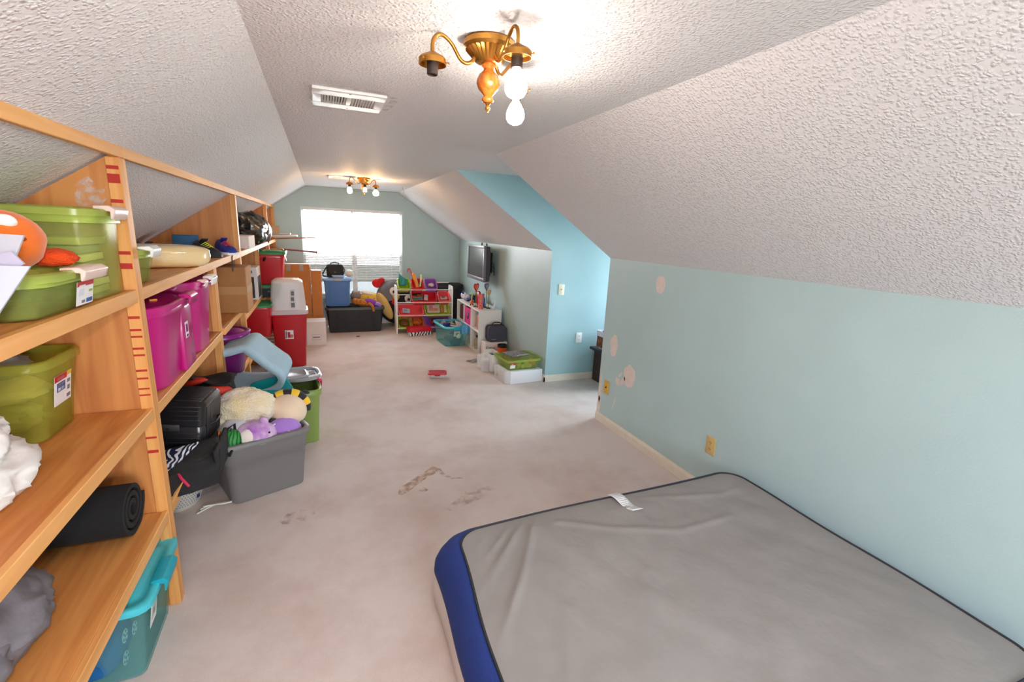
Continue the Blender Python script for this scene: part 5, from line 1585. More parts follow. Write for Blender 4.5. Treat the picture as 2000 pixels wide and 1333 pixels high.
BC = {'lime green': mat('bin_lime', C(160, 184, 40), 0.35), 'red': mat('bin_red', C(214, 40, 52), 0.35), 'purple': mat('bin_purple', C(160, 96, 186), 0.35), 'coral': mat('bin_coral', C(232, 92, 96), 0.35), 'orange': mat('bin_orange', C(222, 110, 50), 0.35)}
SL = (RW - 0.05) / 4
bins = {}
for row, s0, n, c, lb in [(0, 0, 1, 'lime green', 'small lime green bin at the left of the top rack row'), (0, 1, 1, 'red', 'small red bin second in the top rack row'), (0, 2, 1, 'purple', 'small purple bin at the right of the top rack row'),
                          (1, 1, 2, 'red', 'wide red bin in the second rack row'), (1, 3, 1, 'coral', 'small coral bin at the right of the second rack row'),
                          (2, 0, 2, 'coral', 'wide coral bin at the left of the third rack row'), (2, 2, 2, 'lime green', 'wide lime green bin at the right of the third rack row'),
                          (3, 0, 1, 'lime green', 'small lime green bin at the left of the bottom rack row'), (3, 1, 1, 'orange', 'small orange bin behind the zebra box in the bottom rack row'), (3, 2, 2, 'purple', 'wide purple bin in the bottom rack row')]:
    xw = SL * n
    cx = 0.025 + SL * s0 + xw / 2
    c_ = rl(cx, 0.150, rows[row] + 0.006)
    b = thing('toy_bin', lb, 'bin', c_, 0, 'plastic bins on the toy rack', rot=(R(36), 0, R(RA)))
    tote(b, xw - 0.012, 0.24, 0.10, BC[c], 0.86, 0.025, 0.010, 0.014)
    bins[(row, s0)] = (cx, rows[row])
def inbin(row, s0, dx=0.0, dy=0.0, dz=0.03):
    cx, zr = bins[(row, s0)]
    return rl(cx + dx, 0.150 + dy, zr + dz)
def book(label, loc, d, m, rot, spots=(), cat='book', name='book'):
    b = thing(name, label, cat, loc, rot=[R(a) for a in rot])
    MB().box(-d[0] / 2, d[0] / 2, -d[1] / 2, d[1] / 2, 0, d[2]).build('cover', m, b, 30, 0.002, 1)
    for (x0, x1, z0, z1, mm) in spots:
        MB().box(-d[0] / 2 + x0 * d[0], -d[0] / 2 + x1 * d[0], -d[1] / 2 - 0.0012, -d[1] / 2, z0 * d[2], z1 * d[2]).build('cover_print', mm, b, 0)
    return b
# top row contents
def scoop(i, j):
    h = 0.05 + (0.20 - 0.11 * j ** 0.7) * i
    x = -0.075 + 0.135 * j + 0.035 * (1 - i) * (0.5 - j)
    return (x, -0.03 * math.sin(PI * j) - 0.015 * i, h)
o = MB().grid(scoop, 8, 12).build('scoop', mat('teal_scoop', C(60, 152, 152), 0.4), None, 60, thick=0.006)
tag(o, 'teal curved scoop standing in the top left lime bin', 'scoop', loc=inbin(0, 0, 0.0, -0.01, 0.0), rz=RA)
o = MB().tube([(0.03, 0, 0), (0.0, 0.02, 0.11), (-0.03, 0.03, 0.205), (-0.035, 0.03, 0.215)], [0.028, 0.028, 0.024, 0.010], 12).build('toy_tube', mat('orange_plastic', C(238, 150, 30), 0.4), None, 60)
tag(o, 'fat orange toy tube leaning in the top red bin', 'toy', loc=inbin(0, 1, -0.02, 0.0, 0.02), rz=RA)
o = MB().tube([(0.0, 0, 0), (-0.035, 0.02, 0.13), (-0.075, 0.03, 0.25), (-0.09, 0.03, 0.268), (-0.108, 0.03, 0.262), (-0.115, 0.03, 0.22)], 0.010, 8).build('toy_cane', mat('cane_red', C(190, 40, 48), 0.4), None, 60)
tag(o, 'red hooked toy cane poking out behind the orange tube', 'toy', loc=inbin(0, 1, -0.015, 0.06, 0.03), rz=RA)
o = MB().tube([(0.0, 0, 0), (0.02, 0.02, 0.10), (0.035, 0.03, 0.185)], [0.012, 0.016, 0.022], 10).build('toy_tube', mat('lime_white_tube', C(160, 206, 70), 0.4, col2=C(226, 232, 190), vscale=14), None, 60)
tag(o, 'slim green and white toy tube in the top red bin', 'toy', loc=inbin(0, 1, 0.045, 0.0, 0.03), rz=RA)
o = MB().box(-0.006, 0.006, -0.05, 0.05, 0, 0.20).build('toy_board', mat('tan_toy_wood', C(206, 178, 140), 0.6), None, 30, 0.002)
tag(o, 'thin tan board standing between the tubes in the top red bin', 'toy', loc=inbin(0, 1, 0.028, 0.03, 0.02), rz=RA)
o.rotation_euler = (0, R(-16), R(RA))
o = MB().blob((0, 0, 0.03), (0.05, 0.06, 0.03), (0, 0, 0), 20, 12, 0.3, 4, 160).build('crumpled_paper', mat('cream_tissue', C(206, 190, 176), 0.9), None, 50)
tag(o, 'crumpled cream paper in the top purple bin', 'paper', loc=inbin(0, 2, 0.01, -0.03, 0.03), rz=RA)
M_gf = mat('grey_green_frame', C(110, 150, 142), 0.6)
b = book('picture book with dark cover and orange patches in the wide red bin', inbin(1, 1, -0.11, -0.03, 0.02), (0.19, 0.012, 0.17), M_gf, (-38, 0, RA), [(0.08, 0.92, 0.35, 0.95, mat('dark_picture', C(40, 28, 26), 0.5)), (0.15, 0.5, 0.28, 0.48, mat('orange_picture', C(232, 140, 70), 0.5)), (0.55, 0.9, 0.3, 0.6, mat('orange_picture', C(232, 140, 70), 0.5)), (0.1, 0.9, 0.05, 0.2, mat('teal_picture', C(70, 130, 120), 0.5))])
book('small pale booklet beside the picture book in the wide red bin', inbin(1, 1, 0.03, -0.03, 0.02), (0.06, 0.008, 0.10), M_cardW, (-38, 12, RA))
book('small grey card stack in the coral bin of the second row', inbin(1, 3, 0.0, -0.05, 0.03), (0.11, 0.03, 0.05), mat('warm_grey_card', C(196, 170, 156), 0.7), (-38, 0, RA), [(0.2, 0.7, 0.6, 0.9, M_dark)], 'cards', 'card_stack')
book('pale blue booklet lying in the wide coral bin', inbin(2, 0, -0.07, -0.05, 0.03), (0.11, 0.012, 0.085), mat('pale_blue_cover', C(176, 202, 222), 0.5), (-50, 8, RA), [(0.2, 0.6, 0.35, 0.7, mat('lilac_print', C(150, 150, 190), 0.5))])
book('white book with pink and orange cover art in the wide lime bin', inbin(2, 2, -0.05, -0.03, 0.02), (0.20, 0.014, 0.15), mat('pinkish_cover', C(226, 206, 200), 0.6), (-34, 0, RA), [(0.15, 0.85, 0.15, 0.5, mat('peach_print', C(232, 160, 120), 0.5)), (0.2, 0.45, 0.45, 0.8, mat('rose_print', C(220, 140, 140), 0.5))])
book('orange spined book in the wide lime bin', inbin(2, 2, 0.085, -0.03, 0.02), (0.04, 0.014, 0.15), mat('amber_cover', C(204, 140, 60), 0.6), (-34, 0, RA))
book('cream spined book at the right of the wide lime bin', inbin(2, 2, 0.14, -0.03, 0.02), (0.045, 0.014, 0.15), mat('cream_cover', C(220, 204, 150), 0.6), (-34, 0, RA))
o = MB().blob((0, 0, 0.035), (0.075, 0.075, 0.035), (30, 0, 0), 20, 12, 0.3, 4, 161).build('brown_fabric', mat('brown_cloth', C(140, 84, 40), 0.9, var=0.2, vscale=40), None, 60)
tag(o, 'brown patterned cloth in the bottom left lime bin', 'cloth', loc=inbin(3, 0, 0, 0.0, 0.03), rz=RA)
o = MB().blob((0, 0, 0.05), (0.075, 0.07, 0.05), (30, 0, 0), 20, 12, 0.35, 4, 162).build('orange_fabric', mat('burnt_orange_cloth', C(204, 110, 40), 0.9, var=0.15, vscale=30), None, 60)
tag(o, 'burnt orange cloth in the bottom orange bin', 'cloth', loc=inbin(3, 1, 0, 0.0, 0.03), rz=RA)
for k, (dx, m_, lb) in enumerate([(-0.06, mat('crimson_toy', C(170, 30, 44), 0.7), 'crimson soft toy in the bottom purple bin'), (0.0, mat('peach_toy', C(240, 170, 150), 0.7), 'peach soft toy in the bottom purple bin'), (0.07, mat('pink_toy', C(226, 130, 120), 0.7), 'pink soft toy in the bottom purple bin')]):
    o = MB().blob((0, 0, 0.035), (0.045, 0.05, 0.035), (20, 0, k * 30), 16, 10, 0.25, 3, 163 + k).build('soft_toy', m_, None, 60)
    tag(o, lb, 'plush toy', 'soft toys in the bottom purple bin', loc=inbin(3, 2, dx, -0.03, 0.03), rz=RA)
t = thing('hat_box', 'zebra print box with a red lid on the carpet before the rack', 'box', (1.335, 6.955, 0), 9)
MB().box(-0.165, 0.165, -0.075, 0.075, 0, 0.075).build('box_base', zebra('zebra_print', C(24, 22, 24), C(232, 228, 226), 3.2, 7.0, (2, 2, 5.0), 0.45), t, 30, 0.008)
MB().loft([rr(0.175, 0.084, 0.02, 0.062), rr(0.178, 0.086, 0.02, 0.11), rr(0.165, 0.076, 0.02, 0.128)]).build('lid', mat('scarlet_lid', C(206, 18, 42), 0.45, var=0.05), t, 40)
t = thing('storage_bin', 'tall black lidded tote in the corner behind the toy rack', 'bin', (1.985, 7.77, 0.0), 0)
tote(t, 0.46, 0.30, 0.66, P_bk, 0.90, 0.04, 0.014, 0.04, ribs=4)
lid(t, 0.47, 0.31, 0.668, P_bk, 0.05, 0.036, 0.008)
latch(t, (-0.24, 0, 0.668), (0.025, 0.1, 0.05), P_bk, 180)

# ------------------------------------------------------------------ teal bin of odds and ends
t = thing('storage_bin', 'open clear teal bin stuffed with papers on the carpet before the cube shelf', 'bin', (1.675, 6.375, 0.0), 4)
tote(t, 0.37, 0.58, 0.29, P_teal, 0.86, 0.045, 0.014, 0.03, rim_m=P_tealL)
MB().box(-0.055, 0.055, -0.303, -0.288, 0.235, 0.285).build('handle', P_tealD, t, 30, 0.006)
sticker(t, Matrix.Translation((0.0, -0.272, 0.185)) @ Matrix.Rotation(R(8), 4, 'X'), 0.085, 0.075, [(0.3, 0.8, 0.2, 0.7, mat('label_teal', C(80, 150, 130), 0.5)), (0.1, 0.9, 0.78, 0.9, mat('label_rosy', C(210, 160, 150), 0.5))], mat('label_dull', C(196, 190, 176), 0.6), label='printed paper label')
for k, (x, y, z, a, b, c, rot, m_, lb) in enumerate([
    (1.60, 6.52, 0.25, 0.10, 0.004, 0.10, (12, -40, 20), M_paper, 'white folded leaflet sticking up at the back left of the teal bin'),
    (1.63, 6.42, 0.245, 0.09, 0.05, 0.07, (0, 0, 30), mat('navy_pack', C(44, 44, 132), 0.5), 'navy and white snack pack in the teal bin'),
    (1.78, 6.32, 0.275, 0.13, 0.004, 0.09, (-40, 20, 30), M_cardW, 'white card slanting over the right rim of the teal bin'),
    (1.72, 6.48, 0.255, 0.12, 0.10, 0.01, (14, 10, 40), mat('khaki_card', C(176, 164, 132), 0.7), 'khaki card on top in the teal bin'),
    (1.70, 6.28, 0.262, 0.10, 0.06, 0.008, (0, 8, 10), M_cardW, 'flat white card at the front of the teal bin'),
    (1.72, 6.40, 0.225, 0.12, 0.09, 0.03, (0, 0, -20), mat('maroon_box', C(60, 30, 34), 0.6), 'dark maroon box in the middle of the teal bin')]):
    o = MB().cbox((0, 0, 0), (a, b, c)).build('leaflet' if k in (0, 2, 3, 4) else 'small_box', m_, None, 30, 0.0015, 1)
    tag(o, lb, 'paper' if k in (0, 2, 3, 4) else 'box', 'odds and ends in the teal bin')
    o.location = (x, y, z)
    o.rotation_euler = [R(q) for q in rot]
o = MB().grid(lambda i, j: (-0.06 + 0.13 * j, -0.02 * i + 0.02 * math.sin(j * 8), 0.02 - 0.11 * i + 0.012 * math.sin(j * 11 + i * 3)), 12, 16).build('plastic_bag', clear('blue_film', C(120, 196, 236), 0.5, 0.2), None, 60, thick=0.002)
tag(o, 'blue plastic film hanging over the right front of the teal bin', 'plastic film', loc=(1.80, 6.075, 0.285), rz=4)
for k, (x, y, z, s_, m_, lb) in enumerate([(1.60, 6.16, 0.13, 0.06, mat('grey_disc', C(120, 122, 110), 0.6), 'round grey toy seen through the teal bin'), (1.70, 6.20, 0.06, 0.08, mat('dark_teal_cloth', C(40, 90, 96), 0.9), 'dark crumpled cloth at the bottom of the teal bin'), (1.74, 6.42, 0.09, 0.09, mat('slate_cloth', C(70, 90, 100), 0.9), 'slate coloured cloth deep in the teal bin'), (1.73, 6.135, 0.15, 0.05, mat('mint_card', C(176, 206, 190), 0.7), 'mint green card stack behind the front of the teal bin')]):
    o = MB().blob((0, 0, 0), (s_, s_ * 0.6, s_ * 0.7), (0, 0, 20 * k), 20, 12, 0.25, 3, 170 + k, p=0.7).build('toy' if k == 0 else 'cloth', m_, None, 60)
    tag(o, lb, 'toy' if k == 0 else 'cloth', 'odds and ends in the teal bin', (x, y, z))

# ------------------------------------------------------------------ white cube shelf and what stands on it
CX0, CX1, CY0, CY1, CH = 1.868, 2.185, 5.685, 6.75, 0.575
t = thing('cube_shelf', 'white six cube bookcase against the far right wall', 'bookcase', (CX1, CY1, 0))
co_ = Vector((CX1, CY1, 0))
M_lam = mat('white_laminate', C(230, 226, 220), 0.4)
def cs(name, x0, x1, y0, y1, z0, z1):
    return MB().box(x0 - co_.x, x1 - co_.x, y0 - co_.y, y1 - co_.y, z0, z1).build(name, M_lam, t, 30, 0.0015, 1)
P_ = 0.018
cs('top', CX0, CX1, CY0, CY1, CH - P_, CH)
cs('bottom', CX0, CX1, CY0 + P_, CY1 - P_, 0.0, P_)
cs('side', CX0, CX1, CY0, CY0 + P_, 0, CH - P_)
cs('side', CX0, CX1, CY1 - P_, CY1, 0, CH - P_)
cs('back', CX1 - 0.006, CX1, CY0 + P_, CY1 - P_, P_, CH - P_)
cs('shelf', CX0, CX1 - 0.006, CY0 + P_, CY1 - P_, 0.28, 0.28 + P_)
for k in (1, 2):
    y = CY0 + (CY1 - CY0) * k / 3
    cs('divider', CX0, CX1 - 0.006, y - P_ / 2, y + P_ / 2, 0.298, CH - P_)
    cs('divider', CX0, CX1 - 0.006, y - P_ / 2, y + P_ / 2, P_, 0.28)
def cbook(label, y, zb, w_, d, h, m, lean=0, x=1.90, spots=()):
    b = thing('book', label, 'book', (x, y, zb), rot=(R(lean), 0, 0))
    MB().box(0, d, -w_ / 2, w_ / 2, 0, h).build('cover', m, b, 30, 0.0015, 1)
    MB().box(0.003, d + 0.001, -w_ / 2 + 0.003, w_ / 2 - 0.003, h - 0.002, h + 0.0006).build('pages', M_paper, b, 0)
    return b
cbook('dark brown book leftmost in the far cube', 6.66, 0.2985, 0.05, 0.20, 0.21, mat('brown_cover', C(80, 52, 46), 0.6))
cbook('maroon book in the far cube', 6.58, 0.2985, 0.045, 0.20, 0.20, mat('maroon_cover', C(120, 50, 56), 0.6))
cbook('royal blue book in the far cube', 6.50, 0.2985, 0.03, 0.21, 0.19, mat('royal_cover', C(62, 90, 180), 0.6))
cbook('pale blue book beside the divider in the far cube', 6.455, 0.2985, 0.03, 0.21, 0.20, mat('sky_cover', C(150, 170, 214), 0.6))
t = thing('fabric_cube', 'bright pink fabric cube drawer with a cut-out handle in the middle cube', 'drawer', (1.875, 6.2175, 0.2985))
MB().loft([rr(0.145, 0.155, 0.012, 0.0, cx=0.15), rr(0.145, 0.155, 0.012, 0.23, cx=0.15), rr(0.14, 0.15, 0.012, 0.23, cx=0.15), rr(0.14, 0.15, 0.012, 0.01, cx=0.15)]).build('fabric_box', mat('hot_pink_fabric', C(214, 20, 120), 0.8), t, 40)
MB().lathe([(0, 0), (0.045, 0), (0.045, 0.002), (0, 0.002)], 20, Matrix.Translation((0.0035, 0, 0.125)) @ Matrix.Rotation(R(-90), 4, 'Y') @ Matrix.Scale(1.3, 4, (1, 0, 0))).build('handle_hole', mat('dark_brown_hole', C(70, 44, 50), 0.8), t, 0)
MB().cbox((-0.002, -0.02, 0.15), (0.003, 0.018, 0.07), (20, 0, 0)).build('paper_tag', M_paper, t, 0)
cbook('orange book in the near upper cube', 5.80, 0.2985, 0.035, 0.20, 0.19, mat('orange_cover', C(206, 100, 40), 0.6))
cbook('salmon book in the near upper cube', 5.84, 0.2985, 0.025, 0.20, 0.185, mat('salmon_cover', C(220, 150, 116), 0.6))
o = MB().cbox((0, 0, 0), (0.20, 0.12, 0.012)).build('magazine', mat('blue_magazine', C(110, 134, 176), 0.5), None, 30, 0.001)
tag(o, 'blue magazine slanting above the books in the near upper cube', 'magazine', loc=(1.995, 5.80, 0.518))
o.rotation_euler = (R(-18), 0, 0)
t = thing('jar', 'small glass jar with black cap in the near lower cube', 'jar', (1.93, 5.90, 0.0185))
MB().lathe([(0, 0), (0.045, 0), (0.048, 0.01), (0.048, 0.12), (0.03, 0.145), (0.022, 0.15), (0.022, 0.16), (0, 0.16)], 22).build('glass', clear('jar_glass', C(216, 206, 190), 0.3, 0.1), t, 50)
MB().lathe([(0, 0.158), (0.025, 0.158), (0.025, 0.185), (0, 0.186)], 18).build('cap', M_black, t, 40)
t = thing('toy_plant', 'bright green leafy toy in the near lower cube', 'toy', (1.945, 5.79, 0.0185))
for k in range(7):
    a = 2 * PI * k / 7
    MB().blob((0.03 * math.cos(a), 0.022 * math.sin(a), 0.07 + 0.02 * (k % 3)), (0.018, 0.012, 0.075), (20 * math.sin(a), 20 * math.cos(a), 0), 12, 8).build('leaf', mat('leaf_green', C(110, 190, 40), 0.5), t, 60)
# on top
t = thing('coin_bank', 'blue and white china animal bank on the far end of the cube shelf', 'ornament', (1.965, 6.52, CH), -30)
M_cobalt = mat('cobalt_china', C(28, 40, 150), 0.2, col2=C(226, 230, 240), vscale=9)
MB().blob((0, 0, 0.055), (0.075, 0.06, 0.055), (0, 0, 0), 24, 16, flat=0.0).build('body', M_cobalt, t, 70)
MB().blob((-0.055, -0.02, 0.085), (0.048, 0.05, 0.048), (0, 0, 0), 20, 14).build('head', mat('white_china', C(230, 232, 240), 0.2), t, 70)
for y in (-0.055, 0.02):
    MB().blob((-0.06, y, 0.125), (0.016, 0.016, 0.018)).build('ear', mat('cobalt_glaze', C(28, 40, 150), 0.2), t, 70)
for y in (-0.045, 0.0):
    MB().blob((-0.098, y, 0.092), (0.010, 0.012, 0.014)).build('eye_patch', mat('cobalt_glaze', C(28, 40, 150), 0.2), t, 70)
t = thing('music_box', 'small black box with a brass frame behind the ornaments', 'box', (2.07, 6.42, CH), 10)
MB().box(-0.07, 0.07, -0.06, 0.06, 0, 0.115).build('box_body', mat('black_lacquer', C(22, 24, 38), 0.25), t, 30, 0.004)
MB().box(-0.072, 0.072, -0.062, 0.062, 0.108, 0.118).build('top_frame', mat('olive_brass', C(130, 130, 70), 0.3, metal=0.6), t, 30, 0.002)
t = thing('vase', 'tall speckled red vase at the near end of the cube shelf', 'vase', (1.935, 5.83, CH))
MB().lathe([(0, 0), (0.032, 0), (0.034, 0.01), (0.030, 0.05), (0.036, 0.13), (0.040, 0.17), (0.036, 0.20), (0.033, 0.20), (0.033, 0.17), (0, 0.05)], 22).build('vase_body', mat('red_speckle', C(206, 60, 66), 0.3, col2=C(226, 150, 140), vscale=40), t, 50)
t = thing('figurine', 'glossy dark red heart shaped ornament behind the speckled vase', 'ornament', (1.955, 5.97, CH))
MB().blob((0, 0, 0.115), (0.035, 0.075, 0.11), (0, 0, 0), 24, 16).build('body', mat('deep_red_gloss', C(150, 18, 28), 0.15, coat=0.5), t, 70)
MB().lathe([(0, 0), (0.04, 0), (0.04, 0.008), (0.01, 0.016), (0, 0.016)], 18).build('foot', mat('deep_red_gloss', C(150, 18, 28), 0.15), t, 50)
def heart(mb, c, s_, axis=(0, 1, 0)):
    pts = []
    for k in range(24):
        a = 2 * PI * k / 24
        pts.append((16 * math.sin(a) ** 3 / 16 * s_, (13 * math.cos(a) - 5 * math.cos(2 * a) - 2 * math.cos(3 * a) - math.cos(4 * a)) / 16 * s_))
    M = Matrix.Translation(c) @ Matrix.Rotation(R(90), 4, 'X') @ Matrix.Rotation(R(25), 4, 'Y')
    return mb.poly(pts, 0.014, M)
for k, (lb, x, y, h, hs, m_, m2) in enumerate([('red heart ornament on a tall wire stem', 1.925, 6.02, 0.27, 0.068, mat('heart_red', C(206, 40, 36), 0.3), mat('heart_rose', C(236, 130, 110), 0.4)),
                                       ('grey violet flower ornament on a tall wire stem', 2.04, 5.93, 0.29, 0.060, mat('grey_violet', C(130, 118, 146), 0.4), mat('silver', C(190, 190, 196), 0.3, metal=0.7)),
                                       ('tan heart ornament on a short wire stem', 2.055, 5.86, 0.215, 0.048, mat('tan_gold', C(206, 172, 116), 0.4), mat('tan_gold', C(206, 172, 116), 0.4))]):
    t = thing('trophy', lb, 'ornament', (x, y, CH), 20)
    MB().lathe([(0, 0), (0.03, 0), (0.03, 0.012), (0.006, 0.018), (0.0, 0.018)], 16).build('base', mat('ornament_base', C(60, 70, 50), 0.4), t, 40)
    MB().tube([(0, 0, 0.015), (0.006, 0, h * 0.5), (0, 0, h)], 0.004, 8).build('stem', mat('green_wire', C(80, 130, 70), 0.4), t, 60)
    heart(MB(), (0, 0, h), hs).build('heart', m_, t, 40)
    heart(MB(), (0, -0.008, h), hs * 0.6).build('inner_heart', m2, t, 40)
t = thing('figurine', 'small orange toy figure on the front edge of the cube shelf', 'figurine', (1.905, 6.13, CH))
MB().blob((0, 0, 0.045), (0.022, 0.022, 0.032)).build('body', mat('orange_toy', C(226, 96, 40), 0.5), t, 70)
for x in (-0.012, 0.014):
    MB().tube([(x, 0, 0.025), (x * 1.6, 0, 0.0)], 0.007, 8).build('leg', M_black, t, 60)
MB().tube([(0.0, 0.01, 0.06), (0.012, 0.02, 0.18)], 0.008, 8).build('stem', mat('pale_green_stick', C(170, 200, 120), 0.5), t, 60)
t = thing('figurine', 'blue bottle shaped ornament between the red vase and wall', 'ornament', (2.035, 6.02, CH))
MB().lathe([(0, 0), (0.026, 0), (0.028, 0.02), (0.026, 0.10), (0.014, 0.14), (0.014, 0.18), (0, 0.18)], 18).build('bottle', mat('cobalt_bottle', C(44, 74, 150), 0.25), t, 50)
t = thing('figurine', 'white swan shaped ornament at the wall side of the cube shelf', 'ornament', (2.12, 5.86, CH))
MB().tube([(0, 0, 0.0), (0.018, 0, 0.04), (0.024, 0, 0.08), (0.010, 0, 0.105), (-0.012, 0, 0.095), (-0.018, 0, 0.07)], [0.018, 0.014, 0.010, 0.009, 0.009, 0.005], 10).build('neck', mat('white_china', C(230, 232, 240), 0.2), t, 70)
MB().blob((-0.01, 0, 0.018), (0.035, 0.022, 0.018)).build('body', mat('white_china', C(230, 232, 240), 0.2), t, 70)

# ------------------------------------------------------------------ things on the floor along the wall
t = thing('carton', 'white carton with black lettering beside the cube shelf', 'box', (2.055, 5.565, 0.0), 0)
MB().box(-0.155, 0.145, -0.085, 0.085, 0, 0.195).build('carton_body', M_cardW, t, 30, 0.003, 1)
def text(s_, size, M, m, parent, name='lettering', ext=0.0006):
    cu = bpy.data.curves.new(name, 'FONT')
    cu.body = s_
    cu.size = size
    cu.extrude = ext
    cu.align_x = 'CENTER'
    cu.align_y = 'CENTER'
    cu.shear = 0.0
    o0 = bpy.data.objects.new(name + '_curve', cu)
    COL.objects.link(o0)
    dg = bpy.context.evaluated_depsgraph_get()
    me = bpy.data.meshes.new_from_object(o0.evaluated_get(dg))
    bpy.data.objects.remove(o0)
    me.transform(M)
    me.materials.clear()
    me.materials.append(m)
    o = bpy.data.objects.new(name, me)
    COL.objects.link(o)
    o.parent = parent
    return o
text('Cetus', 0.052, Matrix.Translation((-0.085, -0.0858, 0.125)) @ Matrix.Rotation(R(90), 4, 'X'), M_ink, t)
text('CETUS', 0.016, Matrix.Translation((0.10, -0.0858, 0.175)) @ Matrix.Rotation(R(90), 4, 'X'), M_lgrey, t)
t = thing('case', 'dark grey hard-shell lunch case with handle standing on the white carton', 'bag', (2.07, 5.57, 0.1955), 0)
M_ck = mat('charcoal_fabric', C(66, 66, 76), 0.75, bump=0.15, bscale=300)
MB().loft([[(p[0], -0.06, p[1] + 0.105) for p in rr(0.12, 0.098, 0.04, 0, 6)], [(p[0], -0.066, p[1] + 0.105) for p in rr(0.125, 0.103, 0.045, 0, 6)][:], [(p[0], 0.0, p[1] + 0.105) for p in rr(0.128, 0.105, 0.045, 0, 6)], [(p[0], 0.06, p[1] + 0.105) for p in rr(0.125, 0.103, 0.045, 0, 6)]]).build('shell', M_ck, t, 50)
MB().tube([(p[0], 0.0, p[1] + 0.105) for p in rr(0.129, 0.106, 0.045, 0, 6)] + [(0.129, 0, 0.165)], 0.005, 6).build('zip', M_black, t, 60)
MB().tube([(-0.06, 0, 0.205), (-0.05, 0, 0.235), (-0.02, 0, 0.245), (0.04, 0, 0.245), (0.065, 0, 0.235), (0.07, 0, 0.205)], 0.008, 8).build('handle', M_black, t, 60)
MB().box(-0.075, -0.02, -0.0672, -0.066, 0.03, 0.036).build('emblem', M_duct, t, 0)
t = thing('koozie', 'orange and black insulated cup holder before the white carton', 'cup', (2.09, 5.37, 0.0), 0)
MB().lathe([(0, 0.0), (0.058, 0.0), (0.060, 0.01), (0.060, 0.16), (0.0, 0.16)], 26).build('cup_body', mat('vivid_orange', C(232, 92, 24), 0.6), t, 50)
MB().lathe([(0.0605, 0.160), (0.062, 0.162), (0.062, 0.192), (0.055, 0.194), (0.052, 0.165), (0, 0.164)], 26).build('rim_band', M_black, t, 50)
MB().lathe([(0, 0), (0.02, 0), (0.02, 0.002), (0, 0.002)], 14, Matrix.Translation((-0.02, -0.058, 0.085)) @ Matrix.Rotation(R(90), 4, 'X')).build('round_logo', M_black, t, 0)
o = MB().cbox((0, 0, 0.06), (0.14, 0.16, 0.12)).build('red_box', mat('red_card', C(176, 24, 36), 0.5), None, 30, 0.003)
tag(o, 'red box behind the green lidded bin by the wall', 'box', loc=(2.13, 5.12, 0.0), rz=8)
def organizer(label, loc, rz, d, tint, cut=True):
    t = thing('organizer_bin', label, 'bin', loc, rz)
    a, b, c = d
    return t
t = thing('organizer_bin', 'low clear tray with rounded end beside the white organizer bin', 'bin', (1.712, 5.00, 0.0), 4)
MB().loft([rr(0.048, 0.10, 0.035, 0.0, 6), rr(0.05, 0.102, 0.035, 0.165, 6), rr(0.046, 0.098, 0.033, 0.165, 6), rr(0.044, 0.096, 0.033, 0.004, 6)]).build('tray', P_clr, t, 40)
o = MB().box(-0.032, 0.032, -0.002, 0.002, 0, 0.12).build('photo', mat('sunset_print', C(176, 140, 176), 0.5, col2=C(150, 84, 74), vscale=8), None, 0)
tag(o, 'violet and brown photo print inside the low clear tray', 'photo', loc=(1.722, 4.915, 0.012), rz=4)
t = thing('organizer_bin', 'white organizer bin holding a dark phone between trays', 'bin', (1.828, 5.02, 0.0), 2)
MB().loft([rr(0.06, 0.14, 0.02, 0.0, 4), rr(0.062, 0.142, 0.02, 0.19, 4), rr(0.066, 0.146, 0.022, 0.2, 4), rr(0.058, 0.138, 0.018, 0.2, 4), rr(0.056, 0.136, 0.018, 0.155, 4)]).build('tray', M_whitepl, t, 40)
o = MB().cbox((0, 0, 0.005), (0.085, 0.15, 0.009)).build('phone', mat('black_glass', C(34, 34, 36), 0.1), None, 30, 0.003)
tag(o, 'flat dark grey screen lying in the white organizer bin', 'device', loc=(1.828, 5.04, 0.156), rz=4)
o = MB().cbox((0, 0, 0.02), (0.07, 0.05, 0.03), (0, 0, 0)).cbox((0.0, 0.0, 0.045), (0.05, 0.04, 0.02), (0, 12, 0)).build('toy_car', mat('orange_black_toy', C(214, 110, 30), 0.5, col2=C(30, 28, 28), vscale=30), None, 30, 0.005)
tag(o, 'small orange and black toy between the trays and white bin', 'toy', loc=(1.80, 4.72, 0.005), rz=30)
t = thing('organizer_bin', 'white box bin with a clear rounded end under the green lidded bin', 'bin', (1.985, 4.575, 0.0), 5)
MB().box(-0.185, 0.21, -0.17, 0.16, 0, 0.14).build('tray', mat('white_gloss_plastic', C(232, 232, 238), 0.3), t, 30, 0.006)
MB().loft([rr(0.045, 0.15, 0.035, 0.0, 6, cx=-0.195), rr(0.047, 0.152, 0.035, 0.138, 6, cx=-0.195), rr(0.043, 0.148, 0.033, 0.138, 6, cx=-0.195), rr(0.041, 0.146, 0.033, 0.004, 6, cx=-0.195)]).build('clear_end', P_clr, t, 40, label='clear rounded end')
t = thing('storage_bin', 'green clear bin of small toys with a lid, by the alcove corner', 'bin', (1.975, 4.585, 0.1415), 5)
P_green3 = clear('pale_green_clear', C(192, 208, 120), 0.2, 0.15)
tote(t, 0.44, 0.36, 0.115, P_green3, 0.86, 0.04, 0.012, 0.022, rim_m=P_grlid)
lid(t, 0.455, 0.375, 0.118, P_green3, 0.06, 0.02, 0.006)
sticker(t, Matrix.Translation((-0.145, -0.165, 0.06)) @ Matrix.Rotation(R(12), 4, 'X'), 0.06, 0.06, [(0, 1, 0.65, 1, M_lred), (0.2, 0.6, 0.7, 0.85, M_label)], label='red and white sticker')
rb = random.Random(5)
tc_ = [('orange', C(232, 130, 40)), ('yellow', C(230, 206, 90)), ('cream', C(230, 220, 180)), ('olive', C(120, 140, 50))]
